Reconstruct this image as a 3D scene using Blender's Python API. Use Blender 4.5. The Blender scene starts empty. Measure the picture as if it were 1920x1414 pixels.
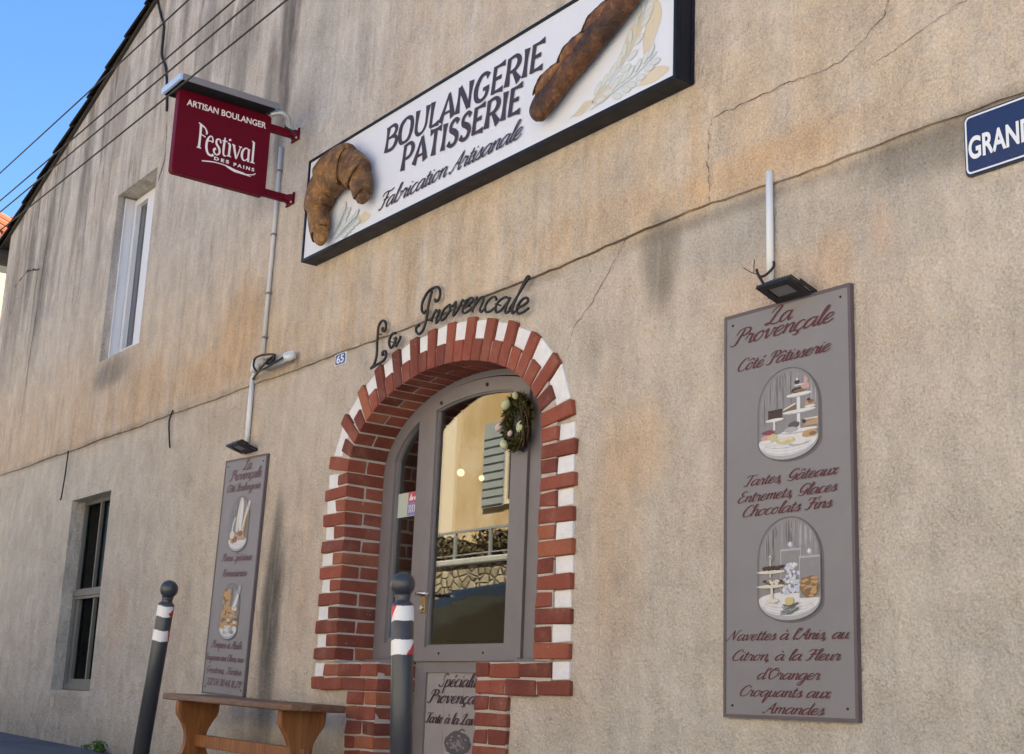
import bpy, bmesh, math, random
from mathutils import Vector, Matrix
R = math.radians
random.seed(7)
scn = bpy.context.scene
COL = scn.collection

# ------------------------------------------------------------------ camera
cam_d = bpy.data.cameras.new('camera'); cam = bpy.data.objects.new('camera', cam_d); COL.objects.link(cam)
cam_d.sensor_fit = 'HORIZONTAL'; cam_d.sensor_width = 36.0; cam_d.lens = 2558.52889*36/1920
cam_d.clip_start = 0.05; cam_d.clip_end = 2000
YAW, PITCH, ROLL = 0.94463876, 0.23715608, 0.04057992
fwd = Vector((-math.sin(YAW)*math.cos(PITCH), math.cos(YAW)*math.cos(PITCH), math.sin(PITCH)))
r0 = Vector((math.cos(YAW), math.sin(YAW), 0)); u0 = r0.cross(fwd)
rt = r0*math.cos(ROLL)+u0*math.sin(ROLL); up = -r0*math.sin(ROLL)+u0*math.cos(ROLL)
M = Matrix((rt, up, -fwd)).transposed().to_4x4(); M.translation = Vector((5.4, -3.5, 0.6))
cam.matrix_world = M
scn.camera = cam

# ------------------------------------------------------------------ sky and sun
SUN_DIR = Vector((0.30, 0.47, 0.83)).normalized()          # towards the sun: behind the bakery, so its facade is in shade
w = bpy.data.worlds.new('World'); scn.world = w; w.use_nodes = True
wt = w.node_tree; wt.nodes.clear()
sky = wt.nodes.new('ShaderNodeTexSky'); sky.sky_type = 'NISHITA'; sky.sun_disc = False
sky.sun_elevation = math.asin(SUN_DIR.z); sky.sun_rotation = math.atan2(SUN_DIR.x, SUN_DIR.y)
sky.air_density = 1.0; sky.dust_density = 0.0; sky.ozone_density = 3.0; sky.altitude = 300
bg = wt.nodes.new('ShaderNodeBackground'); bg.inputs[1].default_value = 0.05
wo = wt.nodes.new('ShaderNodeOutputWorld')
hs = wt.nodes.new('ShaderNodeHueSaturation'); hs.inputs['Saturation'].default_value = 1.17; hs.inputs['Value'].default_value = .79
wt.links.new(sky.outputs[0], hs.inputs['Color']); wt.links.new(hs.outputs[0], bg.inputs[0]); wt.links.new(bg.outputs[0], wo.inputs[0])
sd = bpy.data.lights.new('sun', 'SUN'); sd.energy = 5.0; sd.angle = R(0.55); sd.color = (1.0, 0.93, 0.82)
so = bpy.data.objects.new('sun', sd); COL.objects.link(so)
so.rotation_euler = SUN_DIR.to_track_quat('Z', 'Y').to_euler()
vs = scn.view_settings; vs.view_transform = 'Standard'; vs.look = 'None'; vs.gamma = 1; vs.exposure = 2.84; vs.use_curve_mapping = False
scn.cycles.max_bounces = 8; scn.cycles.transparent_max_bounces = 12
scn.cycles.use_denoising = True

# ------------------------------------------------------------------ node helpers
class V:
    """a value socket that builds math nodes when combined"""
    def __init__(s, t, sock): s.t, s.k = t, sock
    def _m(s, op, *a, clamp=False):
        n = s.t.nodes.new('ShaderNodeMath'); n.operation = op; n.use_clamp = clamp
        for i, x in enumerate((s,)+a):
            if isinstance(x, V): s.t.links.new(x.k, n.inputs[i])
            else: n.inputs[i].default_value = x
        return V(s.t, n.outputs[0])
    def __add__(s, o): return s._m('ADD', o)
    __radd__ = __add__
    def __sub__(s, o): return s._m('SUBTRACT', o)
    def __rsub__(s, o): return (s*-1.0)+o
    def __mul__(s, o): return s._m('MULTIPLY', o)
    __rmul__ = __mul__
    def __truediv__(s, o): return s._m('DIVIDE', o)
    def pw(s, o): return s._m('POWER', o)
    def mx(s, o): return s._m('MAXIMUM', o)
    def mn(s, o): return s._m('MINIMUM', o)
    def ab(s): return s._m('ABSOLUTE')
    def cl(s): return s._m('ADD', 0.0, clamp=True)
    def step(s, a, b):                                           # smoothstep a..b -> 0..1
        n = s.t.nodes.new('ShaderNodeMapRange'); n.interpolation_type = 'SMOOTHSTEP'
        s.t.links.new(s.k, n.inputs[0]); n.inputs[1].default_value = a; n.inputs[2].default_value = b
        return V(s.t, n.outputs[0])

class MT:
    """a material under construction"""
    def __init__(s, name, rough=0.6, metal=0.0, spec=0.5, coat=0.0):
        s.m = bpy.data.materials.new(name); s.m.use_nodes = True
        s.t = s.m.node_tree; s.b = s.t.nodes['Principled BSDF']
        s.b.inputs['Roughness'].default_value = rough; s.b.inputs['Metallic'].default_value = metal
        s.b.inputs['Specular IOR Level'].default_value = spec
        if coat: s.b.inputs['Coat Weight'].default_value = coat; s.b.inputs['Coat Roughness'].default_value = .1
        tc = s.t.nodes.new('ShaderNodeTexCoord'); s.obj = tc.outputs['Object']
        sp = s.t.nodes.new('ShaderNodeSeparateXYZ'); s.t.links.new(s.obj, sp.inputs[0])
        s.x, s.y, s.z = (V(s.t, sp.outputs[i]) for i in range(3))
    def vec(s, sx, sy, sz, off=(0, 0, 0)):
        n = s.t.nodes.new('ShaderNodeMapping'); s.t.links.new(s.obj, n.inputs[0])
        n.inputs['Scale'].default_value = (sx, sy, sz); n.inputs['Location'].default_value = off
        return n.outputs[0]
    def noise(s, scale=(1, 1, 1), detail=3, rough=.55, off=(0, 0, 0), dist=0.0):
        n = s.t.nodes.new('ShaderNodeTexNoise'); s.t.links.new(s.vec(*scale, off=off), n.inputs['Vector'])
        n.inputs['Scale'].default_value = 1; n.inputs['Detail'].default_value = detail
        n.inputs['Roughness'].default_value = rough; n.inputs['Distortion'].default_value = dist
        return V(s.t, n.outputs['Fac'])
    def voro(s, scale=(1, 1, 1), feat='F1', off=(0, 0, 0)):
        n = s.t.nodes.new('ShaderNodeTexVoronoi'); n.feature = feat
        s.t.links.new(s.vec(*scale, off=off), n.inputs['Vector']); n.inputs['Scale'].default_value = 1
        return n
    def island(s):
        n = s.t.nodes.new('ShaderNodeNewGeometry'); return V(s.t, n.outputs['Random Per Island'])
    def rgb(s, c):
        n = s.t.nodes.new('ShaderNodeRGB'); n.outputs[0].default_value = (*c, 1); return n.outputs[0]
    def mix(s, f, a, b, mode='MIX'):
        n = s.t.nodes.new('ShaderNodeMix'); n.data_type = 'RGBA'; n.blend_type = mode
        if isinstance(f, V): s.t.links.new(f.k, n.inputs[0])
        else: n.inputs[0].default_value = f
        for i, c in ((6, a), (7, b)):
            if isinstance(c, tuple): n.inputs[i].default_value = (*c, 1)
            else: s.t.links.new(c, n.inputs[i])
        return n.outputs[2]
    def scale(s, c, v):                                           # multiply a colour by a value
        n = s.t.nodes.new('ShaderNodeVectorMath'); n.operation = 'SCALE'
        if isinstance(c, tuple): n.inputs[0].default_value = c
        else: s.t.links.new(c, n.inputs[0])
        if isinstance(v, V): s.t.links.new(v.k, n.inputs['Scale'])
        else: n.inputs['Scale'].default_value = v
        return n.outputs[0]
    def color(s, c):
        if isinstance(c, tuple): s.b.inputs['Base Color'].default_value = (*c, 1)
        else: s.t.links.new(c, s.b.inputs['Base Color'])
    def rough(s, v): s.t.links.new(v.k, s.b.inputs['Roughness'])
    def bump(s, h, strength=.5, dist=.01):
        n = s.t.nodes.new('ShaderNodeBump'); n.inputs['Strength'].default_value = strength; n.inputs['Distance'].default_value = dist
        s.t.links.new(h.k, n.inputs['Height']); s.t.links.new(n.outputs[0], s.b.inputs['Normal'])

def simple(name, c, rough=.6, var=.12, nscale=14, bump=.0, bscale=80, metal=0, spec=.5, coat=0.0, isl=0.0, fine=.0):
    """paint-like material: base colour with soft dirt variation, optional fine grain and bump"""
    m = MT(name, rough, metal, spec, coat)
    v = 1.0+(m.noise((nscale,)*3, 4, .6)-.5)*(var*2)
    if fine: v = v*(1.0+(m.noise((220,)*3, 2, .6)-.5)*(fine*2))
    if isl: v = v*(1.0+(m.island()-.5)*(isl*2))
    m.color(m.scale(c, v))
    m.rough((m.noise((nscale*1.7,)*3, 3)-.5)*.25+rough)
    if bump: m.bump(m.noise((bscale,)*3, 3, .6), bump, .004)
    return m.m

# ------------------------------------------------------------------ mesh helpers
class MB:
    def __init__(s): s.v = []; s.f = []; s.mi = []; s.sm = []
    def add(s, vs, fs, mi=0, smooth=False):
        o = len(s.v); s.v += [tuple(p) for p in vs]
        for f in fs: s.f.append(tuple(i+o for i in f)); s.mi.append(mi); s.sm.append(smooth)
        return s
    def box(s, x0, x1, y0, y1, z0, z1, mi=0, mat=None):
        p = [Vector(q) for q in ((x0,y0,z0),(x1,y0,z0),(x1,y1,z0),(x0,y1,z0),(x0,y0,z1),(x1,y0,z1),(x1,y1,z1),(x0,y1,z1))]
        if mat is not None: p = [mat @ q for q in p]
        return s.add(p, [(0,3,2,1),(4,5,6,7),(0,1,5,4),(1,2,6,5),(2,3,7,6),(3,0,4,7)], mi)
    def hexa(s, a, b, mi=0):                                       # a, b: matching quads (front, back)
        return s.add(list(a)+list(b), [(0,1,2,3),(7,6,5,4),(0,4,5,1),(1,5,6,2),(2,6,7,3),(3,7,4,0)], mi)
    def prism(s, pts, y0, y1, mi=0):                               # outline in xz (counter-clockwise from the front), y0 front, y1 back
        n = len(pts); vs = [(x, y0, z) for x, z in pts]+[(x, y1, z) for x, z in pts]
        fs = [tuple(range(n)), tuple(range(2*n-1, n-1, -1))]+[(i, i+n, (i+1) % n+n, (i+1) % n) for i in range(n)]
        return s.add(vs, fs, mi)
    def tube(s, path, r, n=10, mi=0, cap=True, ry=None, smooth=True, closed=False):
        path = [Vector(p) for p in path]; k = len(path)
        rad = r if isinstance(r, (list, tuple)) else [r]*k
        vs, fs = [], []; ref = None
        for i, p in enumerate(path):
            a = path[i-1] if (i or closed) else p; b = path[(i+1) % k] if (i < k-1 or closed) else p
            t = (b-a).normalized()
            if ref is None: ref = Vector((0, -1, 0)) if abs(t.y) < .9 else Vector((1, 0, 0))
            n1 = (ref-t*ref.dot(t)).normalized(); ref = n1; n2 = t.cross(n1)
            for j in range(n):
                q = 2*math.pi*j/n
                vs.append(p+n1*(rad[i]*(ry or 1))*math.cos(q)+n2*rad[i]*math.sin(q))
        for i in range(k if closed else k-1):
            for j in range(n):
                i2 = (i+1) % k
                fs.append((i*n+j, i*n+(j+1) % n, i2*n+(j+1) % n, i2*n+j))
        if cap and not closed:
            s.add(vs, fs, mi, smooth); o = len(s.v)-len(vs)
            s.f += [tuple(o+j for j in range(n-1, -1, -1)), tuple(o+(k-1)*n+j for j in range(n))]; s.mi += [mi]*2; s.sm += [False]*2
            return s
        return s.add(vs, fs, mi, smooth)
    def lathe(s, prof, n=24, c=(0, 0, 0), mi=0, smooth=True):       # prof: (radius, z) from bottom to top
        vs = [(c[0]+r*math.cos(2*math.pi*j/n), c[1]+r*math.sin(2*math.pi*j/n), c[2]+z) for r, z in prof for j in range(n)]
        fs = [(i*n+j, i*n+(j+1) % n, (i+1)*n+(j+1) % n, (i+1)*n+j) for i in range(len(prof)-1) for j in range(n)]
        fs += [tuple(range(n-1, -1, -1)), tuple((len(prof)-1)*n+j for j in range(n))]
        return s.add(vs, fs, mi, smooth)
    def ball(s, c, r, n=12, m=8, mi=0, sc=(1, 1, 1), mat=None, jit=0):
        vs = [];
        for i in range(m+1):
            t = math.pi*i/m
            for j in range(n):
                q = 2*math.pi*j/n; k = r*(1+random.uniform(-jit, jit))
                p = Vector((k*sc[0]*math.sin(t)*math.cos(q), k*sc[1]*math.sin(t)*math.sin(q), -k*sc[2]*math.cos(t)))
                if mat is not None: p = mat @ p
                vs.append(Vector(c)+p)
        fs = [(i*n+j, i*n+(j+1) % n, (i+1)*n+(j+1) % n, (i+1)*n+j) for i in range(m) for j in range(n)]
        return s.add(vs, fs, mi, True)
    def fill(s, outer, holes, y0, y1, mi=0):                        # xz outline with holes, extruded from y0 (front) to y1
        cu = bpy.data.curves.new('tmp', 'CURVE'); cu.dimensions = '2D'; cu.fill_mode = 'BOTH'; cu.extrude = abs(y1-y0)/2
        for loop in [outer]+list(holes):
            sp = cu.splines.new('POLY'); sp.points.add(len(loop)-1); sp.use_cyclic_u = True
            for p, (x, z) in zip(sp.points, loop): p.co = (x, z, 0, 1)
        return s.from_curve(cu, lambda v: (v.x, (y0+y1)/2-v.z, v.y), mi)
    def from_curve(s, cu, fn, mi=0):
        ob = bpy.data.objects.new('tmp', cu); COL.objects.link(ob)
        dg = bpy.context.evaluated_depsgraph_get(); me = bpy.data.meshes.new_from_object(ob.evaluated_get(dg))
        s.add([fn(v.co) for v in me.vertices], [tuple(p.vertices) for p in me.polygons], mi)
        bpy.data.objects.remove(ob); bpy.data.curves.remove(cu); bpy.data.meshes.remove(me)
        return s
    def build(s, name, mats, parent=None, bevel=0, local=False, org=None, seg=2):
        me = bpy.data.meshes.new(name)
        if local: o0 = Vector((0, 0, 0))
        elif parent is not None: o0 = Vector(parent['org'])
        elif org is not None: o0 = Vector(org)
        else:
            xs = [v[0] for v in s.v]; ys = [v[1] for v in s.v]; zs = [v[2] for v in s.v]
            o0 = Vector(((min(xs)+max(xs))/2, (min(ys)+max(ys))/2, min(zs)))
        me.from_pydata([tuple(Vector(v)-o0) for v in s.v], [], s.f)
        for m in (mats if isinstance(mats, (list, tuple)) else [mats]): me.materials.append(m)
        me.polygons.foreach_set('material_index', s.mi); me.polygons.foreach_set('use_smooth', s.sm)
        bm = bmesh.new(); bm.from_mesh(me); bmesh.ops.recalc_face_normals(bm, faces=bm.faces); bm.to_mesh(me); bm.free()
        me.update()
        ob = bpy.data.objects.new(name, me); COL.objects.link(ob); ORG[ob.name] = o0
        if parent is not None: ob.parent = parent
        elif not local: ob.location = o0
        ob['org'] = tuple(o0)
        if bevel:
            b = ob.modifiers.new('bevel', 'BEVEL'); b.width = bevel; b.segments = seg; b.limit_method = 'ANGLE'; b.angle_limit = R(40)
            b.harden_normals = False
        return ob
ORG = {}
def tag(o, label, cat, group=None):
    o['label'] = label; o['category'] = cat
    if group: o['group'] = group
    return o
def thing(name, label, cat, loc=(0, 0, 0), group=None, rot=(0, 0, 0), local=False):
    o = bpy.data.objects.new(name, None); COL.objects.link(o); o.location = loc; o.rotation_euler = rot
    o.empty_display_size = .1; o['org'] = (0, 0, 0) if local else tuple(loc)
    return tag(o, label, cat, group)
def structure(o): o['kind'] = 'structure'; return o

# ------------------------------------------------------------------ lettering: strokes drawn with a calligraphic pen
BOWL = [(.78,.85),(.5,1.0),(.15,.75),(.04,.3),(.22,.0),(.5,.2),(.76,.75)]
TAIL = [(.8,1.0),(.74,.5),(.76,.12),(.9,.0),(1.1,.25)]
G = {
 'a': (.98, [BOWL, TAIL]),
 'b': (.9, [[(0,.2),(.3,1.2),(.42,1.9),(.28,2.05),(.17,1.6),(.15,.4),(.3,0),(.6,.1),(.72,.5),(.6,.9),(.78,.85),(.95,.85)]]),
 'c': (.75, [[(.68,.8),(.5,1.0),(.2,.85),(.05,.4),(.2,.03),(.5,.05),(.8,.35)]]),
 'd': (.98, [BOWL, [(.86,2.05),(.75,1.0),(.75,.15),(.9,0),(1.1,.25)]]),
 'e': (.75, [[(.05,.35),(.4,.5),(.62,.78),(.5,1.0),(.25,.9),(.06,.45),(.2,.03),(.5,.05),(.82,.35)]]),
 'g': (.98, [BOWL, [(.8,1.0),(.76,.3),(.7,-.5),(.45,-.9),(.2,-.75),(.4,-.4),(1.05,.2)]]),
 'h': (.92, [[(0,.2),(.3,1.2),(.42,1.9),(.28,2.05),(.17,1.6),(.12,.0)], [(.13,.4),(.35,.9),(.6,1.0),(.7,.75),(.66,.2),(.8,0),(1.02,.25)]]),
 'i': (.42, [[(-.05,.5),(.15,1.0),(.12,.4),(.18,.05),(.32,.02),(.5,.3)], [(.16,1.5),(.2,1.4),(.22,1.33)]]),
 'l': (.42, [[(0,.25),(.3,1.1),(.45,1.85),(.33,2.05),(.2,1.6),(.14,.4),(.25,0),(.5,.25)]]),
 'm': (1.25, [[(0,.7),(.12,1.0),(.12,.5),(.12,0)], [(.13,.45),(.35,.92),(.5,.98),(.58,.75),(.55,0)], [(.56,.45),(.8,.92),(.95,.98),(1.03,.75),(1.0,.2),(1.13,0),(1.35,.25)]]),
 'n': (.87, [[(0,.7),(.12,1.0),(.12,.5),(.12,0)], [(.13,.45),(.38,.92),(.56,.98),(.65,.75),(.61,.2),(.75,0),(.97,.25)]]),
 'o': (.82, [[(.5,.98),(.2,.85),(.05,.4),(.22,.02),(.5,.12),(.66,.55),(.5,.98),(.66,.82),(.95,.85)]]),
 'p': (.85, [[(0,.6),(.15,1.0),(.1,.2),(.05,-.95)], [(.12,.4),(.35,.92),(.6,.95),(.7,.55),(.5,.05),(.2,.1)], [(.5,.05),(.9,.25)]]),
 'q': (.98, [BOWL, [(.8,1.0),(.75,.2),(.7,-.95),(.85,-.7),(1.05,.2)]]),
 'r': (.72, [[(0,.4),(.15,1.05),(.3,.88),(.5,.9),(.45,.4),(.5,.05),(.62,.02),(.8,.3)]]),
 's': (.66, [[(0,.2),(.35,1.05),(.42,.6),(.5,.25),(.3,0),(.05,.1)], [(.32,.02),(.5,.05),(.75,.35)]]),
 't': (.48, [[(.22,1.6),(.15,.8),(.14,.2),(.28,0),(.54,.28)], [(-.05,1.05),(.42,1.1)]]),
 'u': (.85, [[(0,.7),(.12,1.0),(.08,.3),(.22,0),(.5,.25),(.62,.9)], [(.64,1.0),(.6,.25),(.72,0),(.95,.25)]]),
 'v': (.8, [[(0,.75),(.14,1.0),(.2,.5),(.3,0),(.55,.4),(.62,.95),(.75,.85),(.95,.9)]]),
 'x': (.75, [[(0,.8),(.15,1.0),(.3,.7),(.4,.2),(.55,0),(.8,.3)], [(.68,.95),(.5,.9),(.3,.4),(.1,.05),(0,.1)]]),
 'L': (1.1, [[(.1,1.25),(.25,1.7),(.6,2.0),(.78,1.8),(.6,1.2),(.38,.4),(.1,.02),(-.1,.12),(.1,.22),(.55,.02),(.95,0),(1.15,.3)]]),
 'P': (1.0, [[(.55,1.9),(.42,1.0),(.28,.15),(0,0),(-.15,.2)], [(.0,1.2),(.1,1.75),(.5,2.0),(.95,1.85),(1.02,1.4),(.72,1.02),(.4,1.0)]]),
 'C': (1.0, [[(.85,1.45),(.95,1.75),(.7,2.0),(.35,1.75),(.08,1.0),(.1,.35),(.38,.02),(.75,.1),(1.05,.45)]]),
 'G': (1.05, [[(.9,1.5),(.95,1.8),(.7,2.0),(.32,1.75),(.1,1.1),(.2,.55),(.5,.45),(.8,.8),(.9,1.1)], [(.92,1.1),(.86,.4),(.6,-.05),(.2,0),(.05,.25)]]),
 'T': (.9, [[(.65,1.85),(.52,1.0),(.4,.2),(.15,0),(0,.2)], [(-.05,1.45),(.1,1.85),(.5,1.88),(.9,1.8),(1.2,2.0)]]),
 'F': (.95, [[(.65,1.85),(.52,1.0),(.4,.2),(.15,0),(0,.2)], [(-.05,1.45),(.1,1.85),(.5,1.88),(.9,1.8),(1.25,2.0)], [(.25,.95),(.9,1.05)]]),
 'E': (.95, [[(.85,1.65),(.65,2.0),(.3,1.85),(.2,1.4),(.5,1.1),(.6,1.08),(.2,.85),(.04,.4),(.28,0),(.65,.08),(1.0,.45)]]),
 'N': (1.3, [[(-.15,.25),(-.02,.0),(.2,.5),(.45,1.95)], [(.45,1.95),(.6,1.0),(.8,.05)], [(.8,.05),(.95,1.2),(1.1,1.8),(1.35,2.0)]]),
 'A': (1.1, [[(-.2,.25),(0,0),(.3,.6),(.8,1.95)], [(.8,1.95),(.8,1.0),(.83,.2),(1.0,0),(1.2,.25)], [(.25,.7),(.85,.75)]]),
 'O': (1.1, [[(.6,2.0),(.2,1.6),(.05,.8),(.3,.05),(.7,.2),(1.0,.9),(.9,1.7),(.6,2.0),(.5,1.65),(.9,1.5)]]),
 'S': (.9, [[(-.05,.35),(.2,0),(.6,.15),(.62,.65),(.38,1.2),(.42,1.8),(.72,2.0),(.92,1.65)]]),
 'V': (1.0, [[(0,1.6),(.15,1.95),(.3,1.6),(.4,0),(.7,.8),(1.0,1.8),(1.2,2.0)]]),
 'B': (1.0, [[(.55,1.9),(.42,1.0),(.28,.15),(0,0)], [(0,1.2),(.1,1.75),(.5,2.0),(.95,1.8),(.85,1.25),(.5,1.05),(.95,.85),(.98,.3),(.55,0),(.2,.1)]]),
 'H': (1.15, [[(0,1.6),(.15,1.95),(.38,1.8),(.3,1.0),(.2,.1),(0,.05)], [(1.05,2.0),(.92,1.0),(.88,.2),(1.05,0),(1.25,.25)], [(.1,.9),(.95,1.0)]]),
 ',': (.35, [[(.12,.12),(.1,-.05),(-.02,-.35)]]), '.': (.3, [[(.1,.16),(.12,.02)]]), "'": (.3, [[(.2,2.05),(.14,1.75),(.1,1.55)]]),
 ' ': (.55, []),
 '0': (.8, [[(.4,1.9),(.1,1.4),(.05,.6),(.35,0),(.65,.5),(.7,1.4),(.4,1.9)]]), '1': (.5, [[(.05,1.4),(.3,1.9),(.28,0)]]),
 '2': (.8, [[(.08,1.5),(.35,1.9),(.65,1.5),(.4,.7),(.05,.05),(.4,.1),(.75,.1)]]), '4': (.8, [[(.45,1.9),(.05,.6),(.75,.65)], [(.6,1.2),(.5,0)]]),
 '6': (.8, [[(.6,1.85),(.2,1.3),(.05,.5),(.35,0),(.65,.4),(.4,.95),(.1,.6)]]), '8': (.8, [[(.6,1.6),(.35,1.9),(.12,1.5),(.6,.6),(.4,0),(.08,.35),(.5,1.1),(.62,1.6)]]),
 '9': (.8, [[(.65,1.4),(.35,1.0),(.1,1.4),(.35,1.9),(.66,1.5),(.6,.6),(.3,0)]]),
}
ACC = {'é': ('e', [[(.62,1.75),(.42,1.35)]]), 'è': ('e', [[(.2,1.75),(.45,1.35)]]), 'à': ('a', [[(.3,1.75),(.6,1.35)]]),
       'â': ('a', [[(.2,1.3),(.5,1.7),(.72,1.3)]]), 'ô': ('o', [[(.12,1.3),(.42,1.7),(.65,1.3)]]),
       'ç': ('c', [[(.35,0),(.46,-.22),(.32,-.42),(.12,-.36)]])}
for k, (b, ex) in ACC.items(): G[k] = (G[b][0], G[b][1]+ex)

def spline(P, n=6):
    """Catmull-Rom through the points; points are tuples of any length"""
    if len(P) == 2: return [tuple(P[0][k]+(P[1][k]-P[0][k])*i/4 for k in range(len(P[0]))) for i in range(5)]
    out = []; L = len(P)
    for i in range(L-1):
        a, b, c, d = P[max(i-1, 0)], P[i], P[i+1], P[min(i+2, L-1)]
        for j in range(n):
            t = j/n
            out.append(tuple(.5*(2*b[k]+(c[k]-a[k])*t+(2*a[k]-5*b[k]+4*c[k]-d[k])*t*t+(3*b[k]-a[k]-3*c[k]+d[k])*t**3) for k in range(len(b))))
    out.append(tuple(P[-1])); return out

class Frame:
    """a flat face to write on: o + u*a + v*b, raised along n"""
    def __init__(s, o, u=(1, 0, 0), v=(0, 0, 1), n=(0, -1, 0)): s.o, s.u, s.v, s.n = Vector(o), Vector(u), Vector(v), Vector(n)
    def at(s, a, b, h=0): return s.o+s.u*a+s.v*b+s.n*h

def ribbon(mb, fr, pts, wid, h, mi=0):
    """pts (a,b), wid list: a flat painted stroke"""
    n = len(pts); vs = []
    if len(wid) != n: wid = [wid[min(len(wid)-1, int(i*len(wid)/n))] for i in range(n)]
    for i, (a, b) in enumerate(pts):
        p, q = pts[max(i-1, 0)], pts[min(i+1, n-1)]
        dx, dy = q[0]-p[0], q[1]-p[1]; l = math.hypot(dx, dy) or 1
        nx, ny = -dy/l*wid[i]/2, dx/l*wid[i]/2; hh = h+i*1.2e-5
        vs += [fr.at(a-nx, b-ny, hh), fr.at(a+nx, b+ny, hh)]
    mb.add(vs, [(2*i, 2*i+2, 2*i+3, 2*i+1) for i in range(n-1)], mi)

def sq(y): return y if y < 1 else 1+(y-1)*.82
def layout(text, slant=.38, track=0.0):
    x = 0; out = []
    for ch in text:
        adv, strokes = G[ch]
        for s in strokes:
            out.append([(x+px+slant*sq(py), sq(py)) for px, py in spline(s)])
        x += adv+track
        if ch == ' ': out.append(None)
    return out

def words(make, fr, text, *a, name='lettering', mat=None, parent=None, local=False, **k):
    """one lettering part for every written word of a line"""
    n = len(text.split())
    for i in range(n):
        mb = MB(); make(mb, fr, text, *a, word=i, **k); mb.build(name, mat, parent, local=local)

def script(mb, fr, text, a0, a1, b0, xh, b1=None, thick=.34, thin=.1, slant=.38, h=.0012, mi=0, wscale=None, word=None):
    """brush script fitted between a0 and a1, baseline b0 (to b1), x-height xh"""
    st = layout(text, slant); xs = [p[0] for s in st if s for p in s]; wd_ = 0
    mn, mx = min(xs), max(xs); k = (a1-a0)/(mx-mn); b1 = b0 if b1 is None else b1
    for j, s in enumerate(st):
        if s is None: wd_ += 1; continue
        if word is not None and wd_ != word: continue
        pts = []; wid = []
        for i, (x, y) in enumerate(s):
            t = (x-mn)/(mx-mn); pts.append((a0+(x-mn)*k, b0+(b1-b0)*t+y*xh))
        n = len(pts); ws = min(xh, k*1.25) if wscale is None else wscale
        for i in range(n):
            p, q = pts[max(i-1, 0)], pts[min(i+1, n-1)]; l = math.hypot(q[0]-p[0], q[1]-p[1]) or 1
            dn = max(0, -(q[1]-p[1])/l) if len(s) > 5 else .7
            e = min(1, .45+.55*min(i, n-1-i)/2.0)
            wid.append(ws*(thin+(thick-thin)*dn**1.3)*e)
        ribbon(mb, fr, pts, wid, h+j*.00009, mi)

# flared capitals of the fascia sign: strokes with a width at every point
def fl(*p): return list(p)
W0, W1 = .17, .27
CAP = {
 'B': (.78, [[(.12,0,W1),(.12,.3,W0),(.12,.7,W0),(.12,1,W1)], [(.1,.96,.09),(.45,.97,.12),(.62,.78,.2),(.48,.57,.13),(.12,.52,.08)], [(.3,.54,.08),(.6,.48,.13),(.7,.26,.23),(.5,.04,.14),(.1,.04,.1)]]),
 'O': (.95, [[(.45,.98,.1),(.16,.8,.2),(.1,.45,.22),(.22,.1,.17),(.45,.02,.1),(.7,.12,.17),(.8,.5,.22),(.72,.84,.18),(.45,.98,.1)]]),
 'U': (.86, [[(.12,1,W1),(.12,.6,W0),(.14,.22,W0),(.3,.03,.13),(.52,.04,.11),(.68,.24,.14),(.7,.6,.15),(.7,1,W1)]]),
 'L': (.62, [[(.12,1,W1),(.12,.6,W0),(.12,.05,W0)], [(.1,.05,.1),(.35,.05,.11),(.58,.07,.2)]]),
 'A': (.86, [[(.06,0,W1),(.22,.5,.14),(.4,.98,.12)], [(.38,1,.14),(.56,.5,.19),(.72,0,W1)], [(.2,.28,.09),(.62,.28,.09)]]),
 'N': (.88, [[(.1,0,W1),(.1,.5,.14),(.1,.98,.18)], [(.1,.98,.18),(.4,.5,.2),(.68,.02,.18)], [(.7,.0,.16),(.7,.5,.14),(.7,1,W1)]]),
 'G': (.9, [[(.72,.8,.22),(.55,.96,.12),(.3,.9,.16),(.12,.55,.22),(.18,.18,.19),(.42,.02,.12),(.66,.12,.14),(.72,.38,.2)], [(.48,.4,.12),(.8,.4,.12)]]),
 'E': (.68, [[(.12,0,.18),(.12,.5,W0),(.12,1,.18)], [(.1,.95,.1),(.35,.95,.1),(.6,.96,.2)], [(.1,.52,.09),(.48,.52,.14)], [(.1,.05,.1),(.35,.05,.1),(.62,.04,.2)]]),
 'R': (.8, [[(.12,0,W1),(.12,.5,W0),(.12,1,.18)], [(.1,.96,.09),(.45,.97,.12),(.62,.74,.21),(.46,.5,.13),(.14,.47,.08)], [(.36,.48,.12),(.52,.25,.18),(.7,0,W1)]]),
 'I': (.36, [[(.15,0,W1),(.15,.3,W0),(.15,.7,W0),(.15,1,W1)]]),
 'P': (.74, [[(.12,0,W1),(.12,.5,W0),(.12,1,.18)], [(.1,.96,.09),(.45,.97,.12),(.62,.72,.21),(.46,.46,.13),(.14,.43,.08)]]),
 'T': (.7, [[(.32,0,W1),(.32,.4,W0),(.32,.95,W0)], [(0,.94,.24),(.2,.96,.11),(.45,.96,.11),(.64,.94,.24)]]),
 'S': (.66, [[(.52,.82,.2),(.36,.97,.12),(.14,.86,.14),(.14,.64,.17),(.36,.5,.2),(.52,.32,.19),(.46,.08,.15),(.24,.02,.12),(.06,.18,.2)]]),
}
def flared(mb, fr, text, a0, a1, b0, b1, hgt, h=.0012, mi=0):
    x = 0; st = []
    for ch in text:
        for s in CAP[ch][1]: st.append([(x+p[0]+.12*p[1], p[1], p[2]) for p in spline(s, 5)])
        x += CAP[ch][0]
    mn = min(p[0] for s in st for p in s); mx = max(p[0] for s in st for p in s); k = (a1-a0)/(mx-mn)
    for j, s in enumerate(st):
        pts = [(a0+(p[0]-mn)*k, b0+(b1-b0)*(p[0]-mn)/(mx-mn)+p[1]*hgt) for p in s]
        ribbon(mb, fr, pts, [p[2]*min(k, hgt)*1.22 for p in s], h+j*.0001, mi)

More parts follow.
